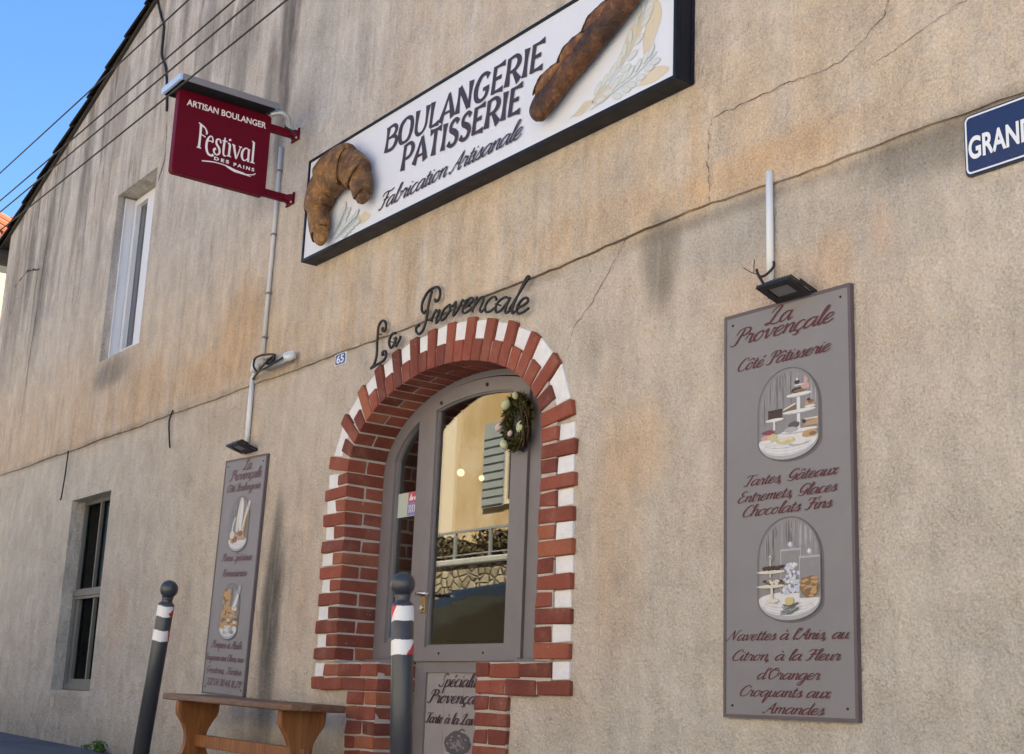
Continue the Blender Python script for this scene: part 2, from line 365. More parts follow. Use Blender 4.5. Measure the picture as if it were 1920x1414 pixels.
def font(mb, fr, text, a0, a1, b0, hgt, bold=0.0, h=.0012, mi=0, ex=.0004):
    """upright sans lettering fitted into a0..a1 by hgt"""
    cu = bpy.data.curves.new('tmp', 'FONT'); cu.body = text; cu.size = 1; cu.offset = bold; cu.extrude = 0
    ob = bpy.data.objects.new('tmp', cu); COL.objects.link(ob)
    dg = bpy.context.evaluated_depsgraph_get(); me = bpy.data.meshes.new_from_object(ob.evaluated_get(dg))
    xs = [v.co.x for v in me.vertices]; ys = [v.co.y for v in me.vertices]
    kx = (a1-a0)/(max(xs)-min(xs)); ky = hgt/(max(ys)-min(ys))
    mb.add([fr.at(a0+(v.co.x-min(xs))*kx, b0+(v.co.y-min(ys))*ky, h) for v in me.vertices], [tuple(p.vertices) for p in me.polygons], mi)
    bpy.data.objects.remove(ob); bpy.data.curves.remove(cu); bpy.data.meshes.remove(me)

def flat(mb, fr, pts, h, mi=0):                                     # one painted patch
    mb.add([fr.at(a, b, h) for a, b in pts], [tuple(range(len(pts)))], mi)
def ell(cx, cy, rx, ry, n=20, a0=0, a1=2*math.pi):
    return [(cx+rx*math.cos(a0+(a1-a0)*i/n), cy+ry*math.sin(a0+(a1-a0)*i/n)) for i in range(n if a1-a0 > 6.2 else n+1)]

# ------------------------------------------------------------------ materials
def wall_material():
    m = MT('roughcast_render', .92, spec=.2)
    x, z = m.x, m.z
    n1 = m.noise((.55, .55, .35), 5, .6)                            # broad clouding
    n2 = m.noise((2.2, 2.2, 1.1), 5, .62, off=(3, 1, 7))
    n3 = m.noise((5.5, 5.5, .5), 5, .62, off=(9, 2, 1), dist=.35)    # rain streaks
    n4 = m.noise((15, 15, 2.2), 4, .65, off=(4, 4, 4), dist=.2)
    grain = m.noise((105, 105, 105), 3, .72)
    grain2 = m.noise((48, 48, 48), 3, .62, off=(5, 5, 5))
    n5 = m.noise((6.5, 6.5, 4.2), 6, .68, off=(2, 9, 4), dist=.3)      # hand-sized mottling
    n6 = m.noise((10, 10, .85), 5, .62, off=(8, 3, 5), dist=.45)       # narrow runs
    up = z.step(2.42, 2.5)
    col = m.mix(n1.step(.34, .66), (.432, .358, .284), (.430, .388, .338))
    col = m.mix(n2.step(.40, .68)*.75, col, (.375, .330, .275))
    ochre = up*(1.0-z.step(2.5, 3.7))*(n3.step(.33, .62)*.75+.15)*(1.0-(x.step(1.9, 3.0)*.5))
    col = m.mix((ochre*.66).cl(), col, (.445, .320, .198))
    low = (1.0-up)*(1.0-z.step(.3, 1.5))*n1.step(.3, .6)
    col = m.mix(low*.6, col, (.39, .370, .325))
    lft = (1.0-x.step(-6.0, -1.6))
    col = m.mix(lft*(1.0-up)*.75, col, (.405, .385, .345))
    grey = z.step(2.9, 4.1)*(1.0-x.step(-2.2, 1.0))                   # weathered high left
    col = m.mix((grey*(n2.step(.25, .6)*.55+.35)).cl(), col, (.385, .362, .330))
    rake = (x+7.829)*.32+5.011-z                                      # metres below the sloping eave
    st = (1.0-rake.step(.1, 3.0))*(n3.step(.42, .60)*.8+n6.step(.50, .66)*.75)*up
    st = st+(1.0-rake.step(0, .22))*.35*n4.step(.3, .7)
    st = st+z.step(3.2, 4.4)*(n3.step(.52, .70)*.5+n6.step(.54, .70)*.55)*(1.0-x.step(-1.0, .6))
    col = m.mix((st*.66).cl(), col, (.150, .138, .122))
    pale = z.step(2.8, 3.6)*m.noise((4.2, 4.2, 1.4), 5, .65, off=(6, 2, 8), dist=.4).step(.52, .70)*(1.0-x.step(1.0, 3.0)*.5)
    col = m.mix(pale*.5, col, (.50, .475, .44))
    # rusty and pale runs below the fascia sign
    runs = up*(1.0-z.step(2.75, 3.15))*n4.step(.55, .75)*x.step(-1.5, -.2)*(1.0-x.step(1.6, 2.0))
    col = m.mix(runs*.45, col, (.47, .385, .285))
    runs2 = up*(1.0-z.step(2.9, 3.1))*m.noise((12, 12, .9), 4, .6, off=(1, 8, 3)).step(.55, .72)*(1.0-x.step(2.0, 3.0))
    col = m.mix(runs2*.30, col, (.38, .235, .115))
    def blob(cx, cz, sx, sz, c, f, nn=None):
        nonlocal col
        d = ((x-cx+(n2-.5)*sx*1.6)/sx).pw(2.0)+((z-cz+(n2-.5)*sz*.7)/sz).pw(2.0)
        k = (1.0-d.step(0.0, 1.6))*((nn if nn else n4).step(.2, .62)*.6+.4)*f
        col = m.mix(k.cl(), col, c)
    DK = (.105, .098, .088); OC = (.425, .285, .165); GY = (.30, .285, .26); PK = (.43, .31, .225)
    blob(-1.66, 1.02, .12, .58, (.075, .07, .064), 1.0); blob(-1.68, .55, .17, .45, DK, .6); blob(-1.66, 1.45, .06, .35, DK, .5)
    blob(1.55, 2.36, .13, .22, (.16, .145, .12), .8); blob(2.0, 2.38, .30, .16, GY, .8); blob(3.0, 2.42, .55, .10, (.17, .155, .13), .85, n2)
    blob(2.5, 2.25, .5, .2, GY, .45, n2)
    blob(-2.03, 4.6, .13, .85, (.10, .092, .085), 1.0); blob(-2.25, 4.3, .10, .7, (.15, .14, .125), .8); blob(-2.75, 5.0, .12, .8, (.15, .14, .125), .8); blob(-3.4, 5.3, .14, .7, (.16, .15, .135), .7); blob(-1.75, 4.05, .2, .3, (.22, .205, .19), .6); blob(-1.55, 4.4, .2, .7, GY, .6)
    blob(-2.35, 2.85, .32, .36, OC, .75, n2); blob(-2.9, 2.65, .5, .18, OC, .6, n2); blob(-3.9, 2.7, .5, .25, OC, .45, n2)
    blob(1.45, 1.62, .20, .20, OC, .5, n2); blob(1.32, 1.25, .16, .5, OC, .32); blob(1.25, 1.55, .1, .5, OC, .25)
    blob(2.42, 2.14, .09, .14, OC, .5, n2); blob(2.2, 2.12, .35, .12, PK, .5, n2); blob(2.63, 2.2, .06, .12, PK, .5, n2)
    blob(2.1, 2.60, .5, .09, OC, .65, n2); blob(1.1, 2.62, .5, .1, OC, .4, n2)
    blob(-1.3, 1.3, .1, .45, PK, .3); blob(-4.9, 2.6, .8, .25, PK, .35, n2); blob(-4.0, 1.1, .2, .3, PK, .35, n2)
    blob(-4.75, 2.98, .42, .13, (.14, .128, .115), .8, n2); blob(-4.9, .5, .35, .09, (.23, .21, .18), .5, n2)
    blob(-6.75, 4.4, .14, 1.0, (.13, .12, .108), .8); blob(-7.6, 4.2, .3, .8, (.2, .18, .16), .6); blob(-5.9, 5.0, .14, .7, (.15, .14, .125), .7); blob(-5.2, 5.4, .2, .6, (.17, .16, .145), .6); blob(-7.2, 4.5, .12, .6, (.14, .13, .115), .7)
    # dark line along the joint, splash zone at the ground
    j = (1.0-(z-2.462).ab().step(.0, .05))*n2.step(.3, .6)
    col = m.mix(j*.5, col, (.14, .122, .10))
    spl = (1.0-(z-.15+x*.019).step(.0, .35))*n2.step(.25, .65)
    col = m.mix(spl*.55, col, (.20, .185, .155))
    # aggregate speckle; shade of the pits is painted into the colour
    g = (1.0+(grain-.5)*1.15+(grain2-.5)*.3+(n4-.5)*.25+(n2-.5)*.65+(n5-.5)*.80+(n6-.5)*(up*(1.0-x.step(-1.5, 1.5)*.7)*.45+.12))*1.34
    col = m.scale(col, g)
    vo = m.voro((70, 70, 70)); pit = V(m.t, vo.outputs['Distance']).step(.05, .22)
    col = m.mix((1.0-pit)*.15, col, (.16, .13, .10))
    m.color(col)
    m.bump(grain*.5+grain2*1.0+m.noise((14, 14, 14), 4, .6)*1.6+m.noise((2.6, 2.6, 2.6), 3)*6.0+n5*3.0, .9, .014)
    return m.m

def brick_material(dark=1.0):
    m = MT('red_brick', .8, spec=.3)
    r = m.island()
    n = m.noise((9, 9, 9), 4, .6); g = m.noise((120, 120, 120), 3, .65)
    c = m.mix(r, (.165, .044, .030), (.300, .080, .048))
    c = m.mix((r*7.31)._m('FRACT').step(.74, .92)*.75, c, (.35, .120, .060))
    c = m.mix((r*3.77)._m('FRACT').step(.78, .95)*.8, c, (.120, .036, .027))
    c = m.mix(n.step(.48, .72)*.5, c, (.26, .115, .080))
    c = m.mix(m.noise((4, 4, 4), 5, .65, off=(5, 1, 2)).step(.52, .72)*.45, c, (.115, .045, .035))
    fl_ = m.noise((42, 42, 42), 4, .75, off=(7, 7, 7)).step(.60, .72)*m.noise((7, 7, 7), 3, .6, off=(1, 7, 3)).step(.48, .62)
    c = m.mix(fl_*.65, c, (.46, .36, .31))
    c = m.scale(c, (1.0+(g-.5)*.5+(n-.5)*.5)*dark)
    m.color(c); m.bump(g*.8+n*1.6, .7, .006)
    return m.m

def glass_material(name='window_glass', refl=1.0, tint=(.62, .66, .64)):
    """thin pane: mirror share follows the viewing angle (Schlick), the rest is seen through"""
    m = MT(name); t = m.t
    gl = t.nodes.new('ShaderNodeBsdfGlossy'); gl.inputs['Roughness'].default_value = .004; gl.inputs[0].default_value = (1, .985, .95, 1)
    tr = t.nodes.new('ShaderNodeBsdfTransparent'); tr.inputs[0].default_value = (*tint, 1)
    ge = t.nodes.new('ShaderNodeNewGeometry'); dt = t.nodes.new('ShaderNodeVectorMath'); dt.operation = 'DOT_PRODUCT'
    t.links.new(ge.outputs['Incoming'], dt.inputs[0]); t.links.new(ge.outputs['True Normal'], dt.inputs[1])
    c = V(t, dt.outputs['Value']).ab()
    f = ((((1.0-c).pw(5.0))*.96+.04)*refl).cl()
    mx = t.nodes.new('ShaderNodeMixShader'); t.links.new(f.k, mx.inputs[0])
    t.links.new(tr.outputs[0], mx.inputs[1]); t.links.new(gl.outputs[0], mx.inputs[2])
    t.links.new(mx.outputs[0], t.nodes['Material Output'].inputs[0])
    return m.m

def wood_material(name, a, b, wear=.0, ax=0):
    m = MT(name, .5, spec=.4)
    sc = [(3, 40, 40), (40, 3, 40), (40, 40, 2.5)][ax]
    n = m.noise(sc, 5, .65, dist=1.2); k = m.noise((2.5, 2.5, 2.5), 3)
    c = m.mix(n.step(.3, .7), a, b)
    c = m.mix(k.step(.45, .75)*wear, c, (.16, .115, .085)); kn = m.noise(tuple(q*.35 for q in sc), 4, .6, off=(2, 5, 1), dist=2.5); c = m.mix(kn.step(.58, .72)*.55, c, tuple(q*.35 for q in a))
    c = m.scale(c, 1.0+(m.noise((90, 90, 90), 2)-.5)*.3)
    m.color(c); m.bump(n, .25, .003); return m.m

def crust_material(name, dk, md, hi, amt):
    m = MT(name, .5, spec=.4)
    n = m.noise((9, 9, 9), 5, .65); f = m.noise((34, 34, 34), 4, .7); w_ = m.noise((16, 16, 16), 4, .6, off=(3, 3, 3), dist=1.5)
    c = m.mix(n.step(.34, .62), dk, md)
    c = m.mix((f.step(.48, .66)*n.step(.38, .60)*amt).cl(), c, hi)
    c = m.mix(w_.step(.58, .72)*.7, c, tuple(q*.55 for q in dk))
    m.color(c); m.bump(w_*1.5+f*1.0, .9, .012); return m.m

def asphalt_material(name, a=(.052, .054, .058)):
    m = MT(name, .85, spec=.3)
    g = m.noise((160, 160, 160), 3, .7); n = m.noise((1.1, 1.1, 1.1), 5, .6)
    c = m.mix(n.step(.35, .7), a, tuple(q*1.55 for q in a)); c = m.scale(c, 1.0+(g-.5)*1.3)
    c = m.mix(m.noise((7, 7, 7), 3, .6, off=(2, 2, 2)).step(.66, .76)*.35, c, (.14, .135, .125))
    m.color(c); m.bump(g+n, .5, .006); return m.m

def stucco(name, a, b, g=.5):
    m = MT(name, .9, spec=.2)
    n = m.noise((.9, .9, .6), 6, .68); k = m.noise((3, 3, .7), 5, .65, off=(3, 3, 3)); f = m.noise((70, 70, 70), 3, .65)
    c = m.mix(n.step(.35, .68), a, b); c = m.mix(k.step(.55, .75)*.3, c, tuple(q*.6 for q in a)); c = m.scale(c, 1.0+(f-.5)*g)
    m.color(c); m.bump(f, .4, .006); return m.m

def stone_material():
    m = MT('rubble_stone', .9, spec=.2)
    v = m.voro((6.5, 6.5, 9.5), 'DISTANCE_TO_EDGE'); v2 = m.voro((6.5, 6.5, 9.5)); d = V(m.t, v.outputs['Distance'])
    n = m.noise((6, 6, 6), 5, .6)
    sp = m.t.nodes.new('ShaderNodeSeparateColor'); m.t.links.new(v2.outputs['Color'], sp.inputs[0]); r = V(m.t, sp.outputs[0])
    c = m.mix(r, (.17, .135, .085), (.36, .295, .195)); c = m.scale(c, .6+n*.8)
    c = m.mix(1.0-d.step(.0, .12), c, (.17, .14, .095)); m.color(c); m.bump(d.step(0, .15)+n*.3, .9, .05); return m.m

def leaf_material(name, a, b):
    m = MT(name, .6, spec=.3); c = m.mix(m.island(), a, b); m.color(c); m.b.inputs['Subsurface Weight'].default_value = 0; return m.m

def tile_material():
    m = MT('clay_roof_tile', .85, spec=.2); r = m.island(); n = m.noise((5, 5, 5), 4, .6)
    c = m.mix(r, (.24, .085, .045), (.36, .16, .085)); c = m.mix(n.step(.48, .7)*.7, c, (.10, .075, .06)); m.color(c); m.bump(n, .4, .01); return m.m

def emit_material(name, c, s):
    m = MT(name); m.b.inputs['Emission Color'].default_value = (*c, 1); m.b.inputs['Emission Strength'].default_value = s; m.color(c); return m.m

K = {}
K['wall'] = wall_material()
K['brick'] = brick_material()
K['mortar'] = simple('mortar', (.46, .41, .365), .95, .25, 20, .6, 120, fine=.4)
K['white_render'] = simple('white_render', (.74, .735, .74), .9, .16, 22, .9, 60, fine=.14)
K['tile'] = tile_material()
K['orange_tile'] = simple('orange_roof_tile', (.20, .060, .028), .9, .2, 4, spec=.1, isl=.25)
K['verge_shade_tile'] = simple('shade_darkened_tile', (.030, .024, .021), .95, .4, 9, spec=.1, isl=.3)  # shade of the backlit verge painted into the tile colour
K['dark_fascia'] = simple('dark_fascia', (.035, .03, .028), .8, .3)
K['crack'] = simple('crack_shadow', (.055, .042, .032), .95, .5, 12)
K['joint'] = simple('joint_dark', (.085, .068, .052), .95, .5, 6)
K['door_paint'] = simple('taupe_paint', (.186, .172, .180), .5, .12, 9, .12, 60, fine=.06)
K['lower_panel'] = simple('limed_panel', (.30, .275, .275), .65, .16, 6, .15, 40, fine=.1)
K['glass'] = glass_material('door_glass', 2.7)
K['dark_glass'] = glass_material('dark_pane_glass', .12, (.5, .5, .5))
K['pale_glass'] = glass_material('upper_pane_glass', .8, (.85, .86, .88))
K['pvc'] = simple('white_pvc', (.72, .74, .78), .35, .06, 5)
K['green_grey'] = simple('weathered_grey_paint', (.155, .163, .155), .65, .2, 8, .2, 60)
K['curtain'] = simple('grey_curtain', (.22, .235, .25), .9, .15, 6)
K['dark_room'] = simple('dark_interior', (.030, .024, .022), .95, .2, 3)
K['room'] = simple('shop_plaster', (.20, .165, .13), .9, .15, 2)
K['navy'] = simple('navy_metal', (.007, .009, .018), .45, .15, 8, spec=.22)
K['panel_white'] = simple('sign_white_acrylic', (.68, .71, .78), .5, .035, 2.2, spec=.3)
K['ink'] = simple('sign_ink', (.040, .022, .032), .5, .15, 8)
K['crust'] = crust_material('baguette_crust', (.034, .015, .009), (.115, .046, .018), (.30, .125, .032), .55)
K['croissant'] = crust_material('croissant_crust', (.085, .040, .016), (.240, .115, .036), (.42, .225, .060), .95)
K['wheat_line'] = simple('wheat_outline', (.46, .54, .54), .5, .1)
K['wheat_fill'] = simple('wheat_pale', (.60, .63, .62), .5, .08)
K['wheat_gold'] = simple('wheat_leaf', (.63, .555, .42), .5, .12)
K['maroon'] = simple('maroon_enamel', (.118, .0025, .013), .5, .08, 5, spec=.12)
K['pink_white'] = simple('sign_pinkish_white', (.86, .78, .80), .45, .03)
K['hood'] = simple('hood_grey_metal', (.020, .020, .026), .55, .15, 6, spec=.15)
K['hood_rim'] = simple('hood_rim_metal', (.20, .195, .21), .45, .1, 6)
K['hood_end'] = simple('hood_sky_reflection', (.42, .56, .80), .35, .05)  # sky reflection on the end cap painted as a blue base colour
K['steel'] = simple('galvanised_steel', (.55, .56, .58), .4, .12, 14, metal=.6)
K['board'] = simple('board_taupe_paint', (.205, .200, .214), .6, .10, 4, .1, 90, fine=.05)
K['board_edge'] = simple('board_mauve_edge', (.110, .086, .096), .6, .12, 6)
K['board_l'] = simple('faded_board_paint', (.235, .226, .242), .65, .12, 4, .1, 90, fine=.05)
K['wine'] = simple('wine_lettering', (.088, .010, .019), .55, .2, 10)
K['wine_faded'] = simple('faded_lettering', (.125, .058, .078), .6, .2, 10)
K['wine_dark'] = simple('plum_lettering', (.045, .012, .020), .55, .2, 10)
K['blue_plate'] = simple('blue_enamel', (.012, .022, .085), .25, .08, 6, coat=.4)
K['blue_edge'] = simple('dark_blue_edge', (.006, .010, .032), .3, .1)
K['enamel_white'] = simple('white_enamel', (.74, .77, .82), .3, .04)
K['blue65'] = simple('number_blue', (.022, .060, .22), .35, .1)
K['iron'] = simple('black_wrought_iron', (.010, .010, .011), .5, .3, 30)
K['black_alu'] = simple('black_lamp_housing', (.013, .013, .014), .45, .2, 20)
K['lens'] = simple('frosted_lens', (.17, .172, .178), .35, .05)
K['conduit'] = simple('white_conduit', (.72, .74, .76), .5, .06, 6)
K['conduit_grey'] = simple('grey_conduit', (.58, .60, .63), .5, .08, 6)
K['cable'] = simple('black_cable', (.014, .014, .015), .6, .2)
K['box_grey'] = simple('junction_plastic', (.34, .35, .36), .5, .08)
K['bollard'] = simple('slate_blue_paint', (.034, .038, .047), .34, .06, 7, spec=.6)
def scuffed(name, c):
    m = MT(name, .36, spec=.6); n = m.noise((70, 70, 12), 4, .7); k = m.noise((6, 6, 3), 4, .6); d = m.noise((25, 25, 25), 4, .7, off=(3, 3, 3))
    col = m.mix(n.step(.62, .74)*k.step(.45, .6)*.6, c, (.16, .16, .165)); col = m.mix(d.step(.66, .74)*k.step(.4, .6)*.7, col, (.10, .065, .045))
    col = m.mix((1.0-m.z.step(.05, .45))*.35, col, (.11, .105, .10)); m.color(col); m.rough((k-.5)*.3+.36); m.bump(d, .15, .002); return m.m
K['bollard'] = scuffed('scuffed_slate_paint', (.036, .040, .050))
K['crease'] = simple('burnt_crease', (.018, .009, .006), .7, .2)
K['ridge'] = crust_material('slashed_crust', (.10, .040, .014), (.26, .105, .028), (.40, .20, .05), .9)
K['tape_white'] = simple('white_tape', (.74, .74, .76), .45, .06, 12)
K['tape_red'] = simple('red_tape', (.55, .030, .035), .45, .12, 12)
K['wood_top'] = wood_material('weathered_bench_top', (.120, .055, .028), (.215, .115, .066), .35, 0)
K['wood_leg'] = wood_material('varnished_pine', (.200, .074, .023), (.345, .140, .044), .15, 2)
K['pavement'] = asphalt_material('pavement_asphalt', (.095, .100, .112))
K['road'] = asphalt_material('road_pale_bounce', (.20, .19, .175))  # unseen road made pale to bounce sunlight onto the shaded facade
K['kerb'] = simple('kerb_stone', (.30, .29, .27), .85, .2, 6, .4, 60)
K['earth'] = simple('earth', (.16, .13, .09), .95, .3, .6)
K['leaf'] = leaf_material('weed_leaf', (.045, .11, .022), (.09, .17, .035))
K['moss'] = leaf_material('wreath_moss', (.022, .026, .008), (.095, .088, .020))
K['twig'] = leaf_material('wreath_twig', (.035, .022, .012), (.08, .05, .028))
K['egg_green'] = simple('pale_green_egg', (.50, .53, .31), .45, .1, 30)
K['egg_pink'] = simple('pale_pink_egg', (.58, .45, .43), .45, .1, 30)
K['brass'] = simple('aged_brass', (.30, .20, .08), .35, .3, 20, metal=.8)
K['chrome'] = simple('handle_steel', (.55, .55, .54), .25, .1, metal=.9)
K['paper'] = simple('pale_green_paper', (.48, .52, .46), .7, .05)
K['paper_red'] = simple('sticker_red', (.50, .09, .14), .6, .1)
K['paper_blue'] = simple('sticker_blue', (.20, .22, .50), .6, .3, 40)
K['paper_dark'] = simple('sticker_teal', (.035, .10, .13), .6, .2)
K['globe'] = emit_material('glowing_globe', (1.0, .80, .45), .45)
K['cream_house'] = stucco('cream_plaster', (.40, .33, .20), (.46, .385, .245))
K['warm_house'] = stucco('warm_plaster', (.37, .245, .108), (.49, .385, .240), .7)
K['plain_house'] = stucco('pale_plaster', (.50, .43, .33), (.58, .52, .42))
K['quoin'] = simple('pale_quoin', (.56, .46, .32), .85, .1)
K['shutter'] = simple('grey_green_shutter', (.25, .26, .24), .6, .15, 6)
K['stone'] = stone_material()
K['coping'] = simple('coping_stone', (.33, .31, .27), .9, .25, 5, .4)
K['rail'] = simple('grey_rail', (.22, .22, .21), .5, .15)
K['dry_leaf'] = leaf_material('dry_vine_leaf', (.030, .022, .010), (.105, .075, .030))
K['car_paint'] = simple('dark_car_paint', (.016, .018, .020), .25, .1, coat=.6)
K['car_glass'] = simple('car_glass', (.012, .014, .015), .06, .0, spec=.8)
K['tyre'] = simple('tyre_rubber', (.012, .012, .012), .8, .2)
K['car_lamp'] = simple('car_lamp_plastic', (.45, .08, .05), .3, .1)
P = {k: simple('paint_'+k, c, .6, .14, 45) for k, c in {
 'white': (.62, .62, .63), 'cream': (.58, .55, .47), 'grey': (.222, .219, .232), 'streak': (.275, .273, .292), 'lgrey': (.36, .37, .40), 'outline': (.115, .105, .118),
 'choc': (.045, .025, .022), 'brown': (.20, .115, .065), 'tan': (.42, .27, .15), 'pink': (.50, .30, .28), 'red': (.22, .045, .06),
 'straw': (.50, .44, .26), 'blue': (.46, .52, .66), 'yellow': (.55, .45, .16), 'green': (.10, .12, .07), 'gold': (.46, .27, .10), 'bluegrey': (.22, .25, .32), 'charcoal': (.085, .078, .085), 'shade': (.118, .112, .122)}.items()}
PK = list(P.keys()); PM = list(P.values()); PI = {k: i for i, k in enumerate(PK)}
# ------------------------------------------------------------------ ground
def gz(x): return .117-.019*x                                       # street climbs to the left
def sheet(name, y0, y1, dz0, dz1, mat, x0=-60, x1=60, n=40):
    mb = MB(); vs = []
    for i in range(n+1):
        x = x0+(x1-x0)*i/n; xx = max(-30, min(30, x)); vs += [(x, y0, gz(xx)+dz0), (x, y1, gz(xx)+dz1)]
    mb.add(vs, [(2*i, 2*i+2, 2*i+3, 2*i+1) for i in range(n)]); return structure(mb.build(name, mat, org=(0, 0, 0)))
g = MB(); g.add([(-600, -600, -1.7), (600, -600, -1.7), (600, 600, -1.7), (-600, 600, -1.7)], [(0, 1, 2, 3)]); structure(g.build('ground', K['earth'], org=(0, 0, 0)))
sheet('pavement', -1.30, .06, -.02, 0, K['pavement'])
sheet('road', -5.35, -1.46, -.32, -.17, K['road'])
sheet('far_pavement', -9.6, -5.5, -.17, -.19, K['pavement'])
def kerb(name, y0, y1, dt, db):
    mb = MB(); n = 60
    for i in range(n):
        a, b = -60+2*i, -58.012+2*i; za, zb = gz(max(-30, min(30, a))), gz(max(-30, min(30, b)))
        mb.hexa([(a, y0, za+db), (b, y0, zb+db), (b, y0, zb+dt), (a, y0, za+dt)], [(a, y1, za+db), (b, y1, zb+db), (b, y1, zb+dt), (a, y1, za+dt)])
    structure(mb.build(name, K['kerb'], org=(0, 0, 0), bevel=.012))
kerb('kerb', -1.46, -1.30, -.012, -.4); kerb('far_kerb', -5.50, -5.35, -.17, -.6)

# ------------------------------------------------------------------ the bakery building
bak = thing('bakery_building', 'tall gabled bakery in stained beige render, arched door framed in red brick', 'building')
CX, ZS, A, B = -.015, 1.765, .835, .43                               # arch: centre, springing, half width, rise
def arch(a, b, n=40, x0=CX, zs=ZS): return [(x0+a*math.cos(math.pi*i/n), zs+b*math.sin(math.pi*i/n)) for i in range(n+1)]
def rake(x): return 5.011+.32*(x+7.829) if x < 0.3 else 5.011+.32*8.129-.32*(x-.3)
JZ = [(-8.02, 2.462), (-7.36, 2.467), (-5.2, 2.46), (-3.33, 2.455), (-2.0, 2.453), (-.7, 2.456), (.1, 2.468), (.69, 2.483), (1.3, 2.505), (1.84, 2.514), (2.4, 2.50), (2.97, 2.493), (8.4, 2.50)]
def jz(x):
    for (a, za), (b, zb) in zip(JZ, JZ[1:]):
        if a <= x <= b: return za+(zb-za)*(x-a)/(b-a)
    return 2.5
rj = random.Random(3)
joint = [(-8.02+16.42*i/260, 0) for i in range(261)]
joint = [(x, jz(x)+rj.uniform(-.004, .004)+.004*math.sin(x*5)) for x, _ in joint]
def rect(x0, x1, z0, z1): return [(x0, z0), (x1, z0), (x1, z1), (x0, z1)]
LW = (-5.27, -4.42, .592, 2.040); UW = (-4.975, -4.15, 3.11, 4.505)
hole_door = [(-.55, -.55), (.50, -.55), (.50, .72), (.885, .72)]+arch(.90, .495)[0:]+[(-.915, .72), (-.55, .72)]
wl = MB()
wl.fill([(-8.02, -1.6), (8.4, -1.6)]+[(x, z) for x, z in reversed(joint)], [rect(*LW), hole_door], 0, .32)
wl.fill(joint+[(8.4, rake(8.4)), (.3, rake(.3)), (-8.02, rake(-8.02))], [rect(*UW)], -.011, .32)
# side walls and back of the building
wl.box(-8.02, -7.72, .322, 11, -1.6, 4.95); wl.box(8.1, 8.4, .322, 11, -1.6, 4.9); wl.box(-7.718, 8.098, 10.7, 11, -1.6, 4.9)
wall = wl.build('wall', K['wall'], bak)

# cracks and the dark line along the joint
def crack(mb, pts, w0, y, seed, jit=.006, sub=6):
    r = random.Random(seed); P_ = []
    for (a, b) in zip(pts, pts[1:]):
        for i in range(sub):
            t = i/sub; P_.append((a[0]+(b[0]-a[0])*t+r.uniform(-jit, jit), a[1]+(b[1]-a[1])*t+r.uniform(-jit, jit)))
    P_.append(pts[-1]); fr = Frame((0, y, 0))
    ribbon(mb, fr, P_, [w0*r.uniform(.12, 1.7) for _ in P_], 0)
ck = [([(2.75,3.06),(2.694,3.013),(2.67,2.955),(2.58,2.904),(2.5,2.861),(2.407,2.852),(2.287,2.866),(2.136,2.865),(1.951,2.862),(1.848,2.865),(1.824,2.83),(1.828,2.765),(1.817,2.672),(1.829,2.574),(1.826,2.52)], .0024, -.0135),
      ([(3.05,2.90),(2.995,2.881),(2.855,2.851),(2.687,2.809),(2.611,2.795)], .0017, -.0135),
      ([(1.329,2.50),(1.259,2.423),(1.132,2.29),(1.125,2.272),(1.004,2.193),(.957,2.082)], .0020, -.0025),
      ([(-4.059,4.949),(-4.03,4.7),(-4.013,4.519),(-4.1,4.373)], .007, -.0135),
      ([(-6.841,5.349),(-6.727,5.156),(-6.735,4.844),(-6.804,4.295),(-6.85,3.6),(-6.9,2.9)], .007, -.0135),
      ([(-7.646,4.333),(-7.3,4.42),(-6.881,4.339)], .016, -.0135)]
for i, (p, wd, y) in enumerate(ck):
    mb = MB(); crack(mb, p, wd, y, i); mb.build('crack', K['crack'], wall)
mb = MB(); fr = Frame((0, -.0018, 0)); r = random.Random(11)
jp = [(x, z-.004) for x, z in joint if x < 3.6]
ribbon(mb, fr, jp, [max(.0008, .0030*(.55+.45*math.sin(x*1.1+1)+r.uniform(-.4, .4))+(.003 if .2 < x < 1.7 else 0)) for x, _ in jp], 0)
mb.build('joint_line', K['joint'], wall)
for cx_, cz_, rx_, rz_ in ((-5.20, .505, .050, .050), (-5.36, .485, .034, .026)):     # flaked spots under the low window
    r = random.Random(int(rx_*1000)); o = [(cx_+rx_*math.cos(q)*r.uniform(.75, 1.15), cz_+rz_*math.sin(q)*r.uniform(.75, 1.15)) for q in [2*math.pi*i/16 for i in range(16)]]
    mb = MB(); flat(mb, Frame((0, 0, 0)), o, .0015, 0); ribbon(mb, Frame((0, 0, 0)), o+[o[0]], [.010*r.uniform(.5, 1.3) for _ in range(17)], .0022, 1); mb.build('flaked_spot', [K['plain_house'], K['mortar']], wall)

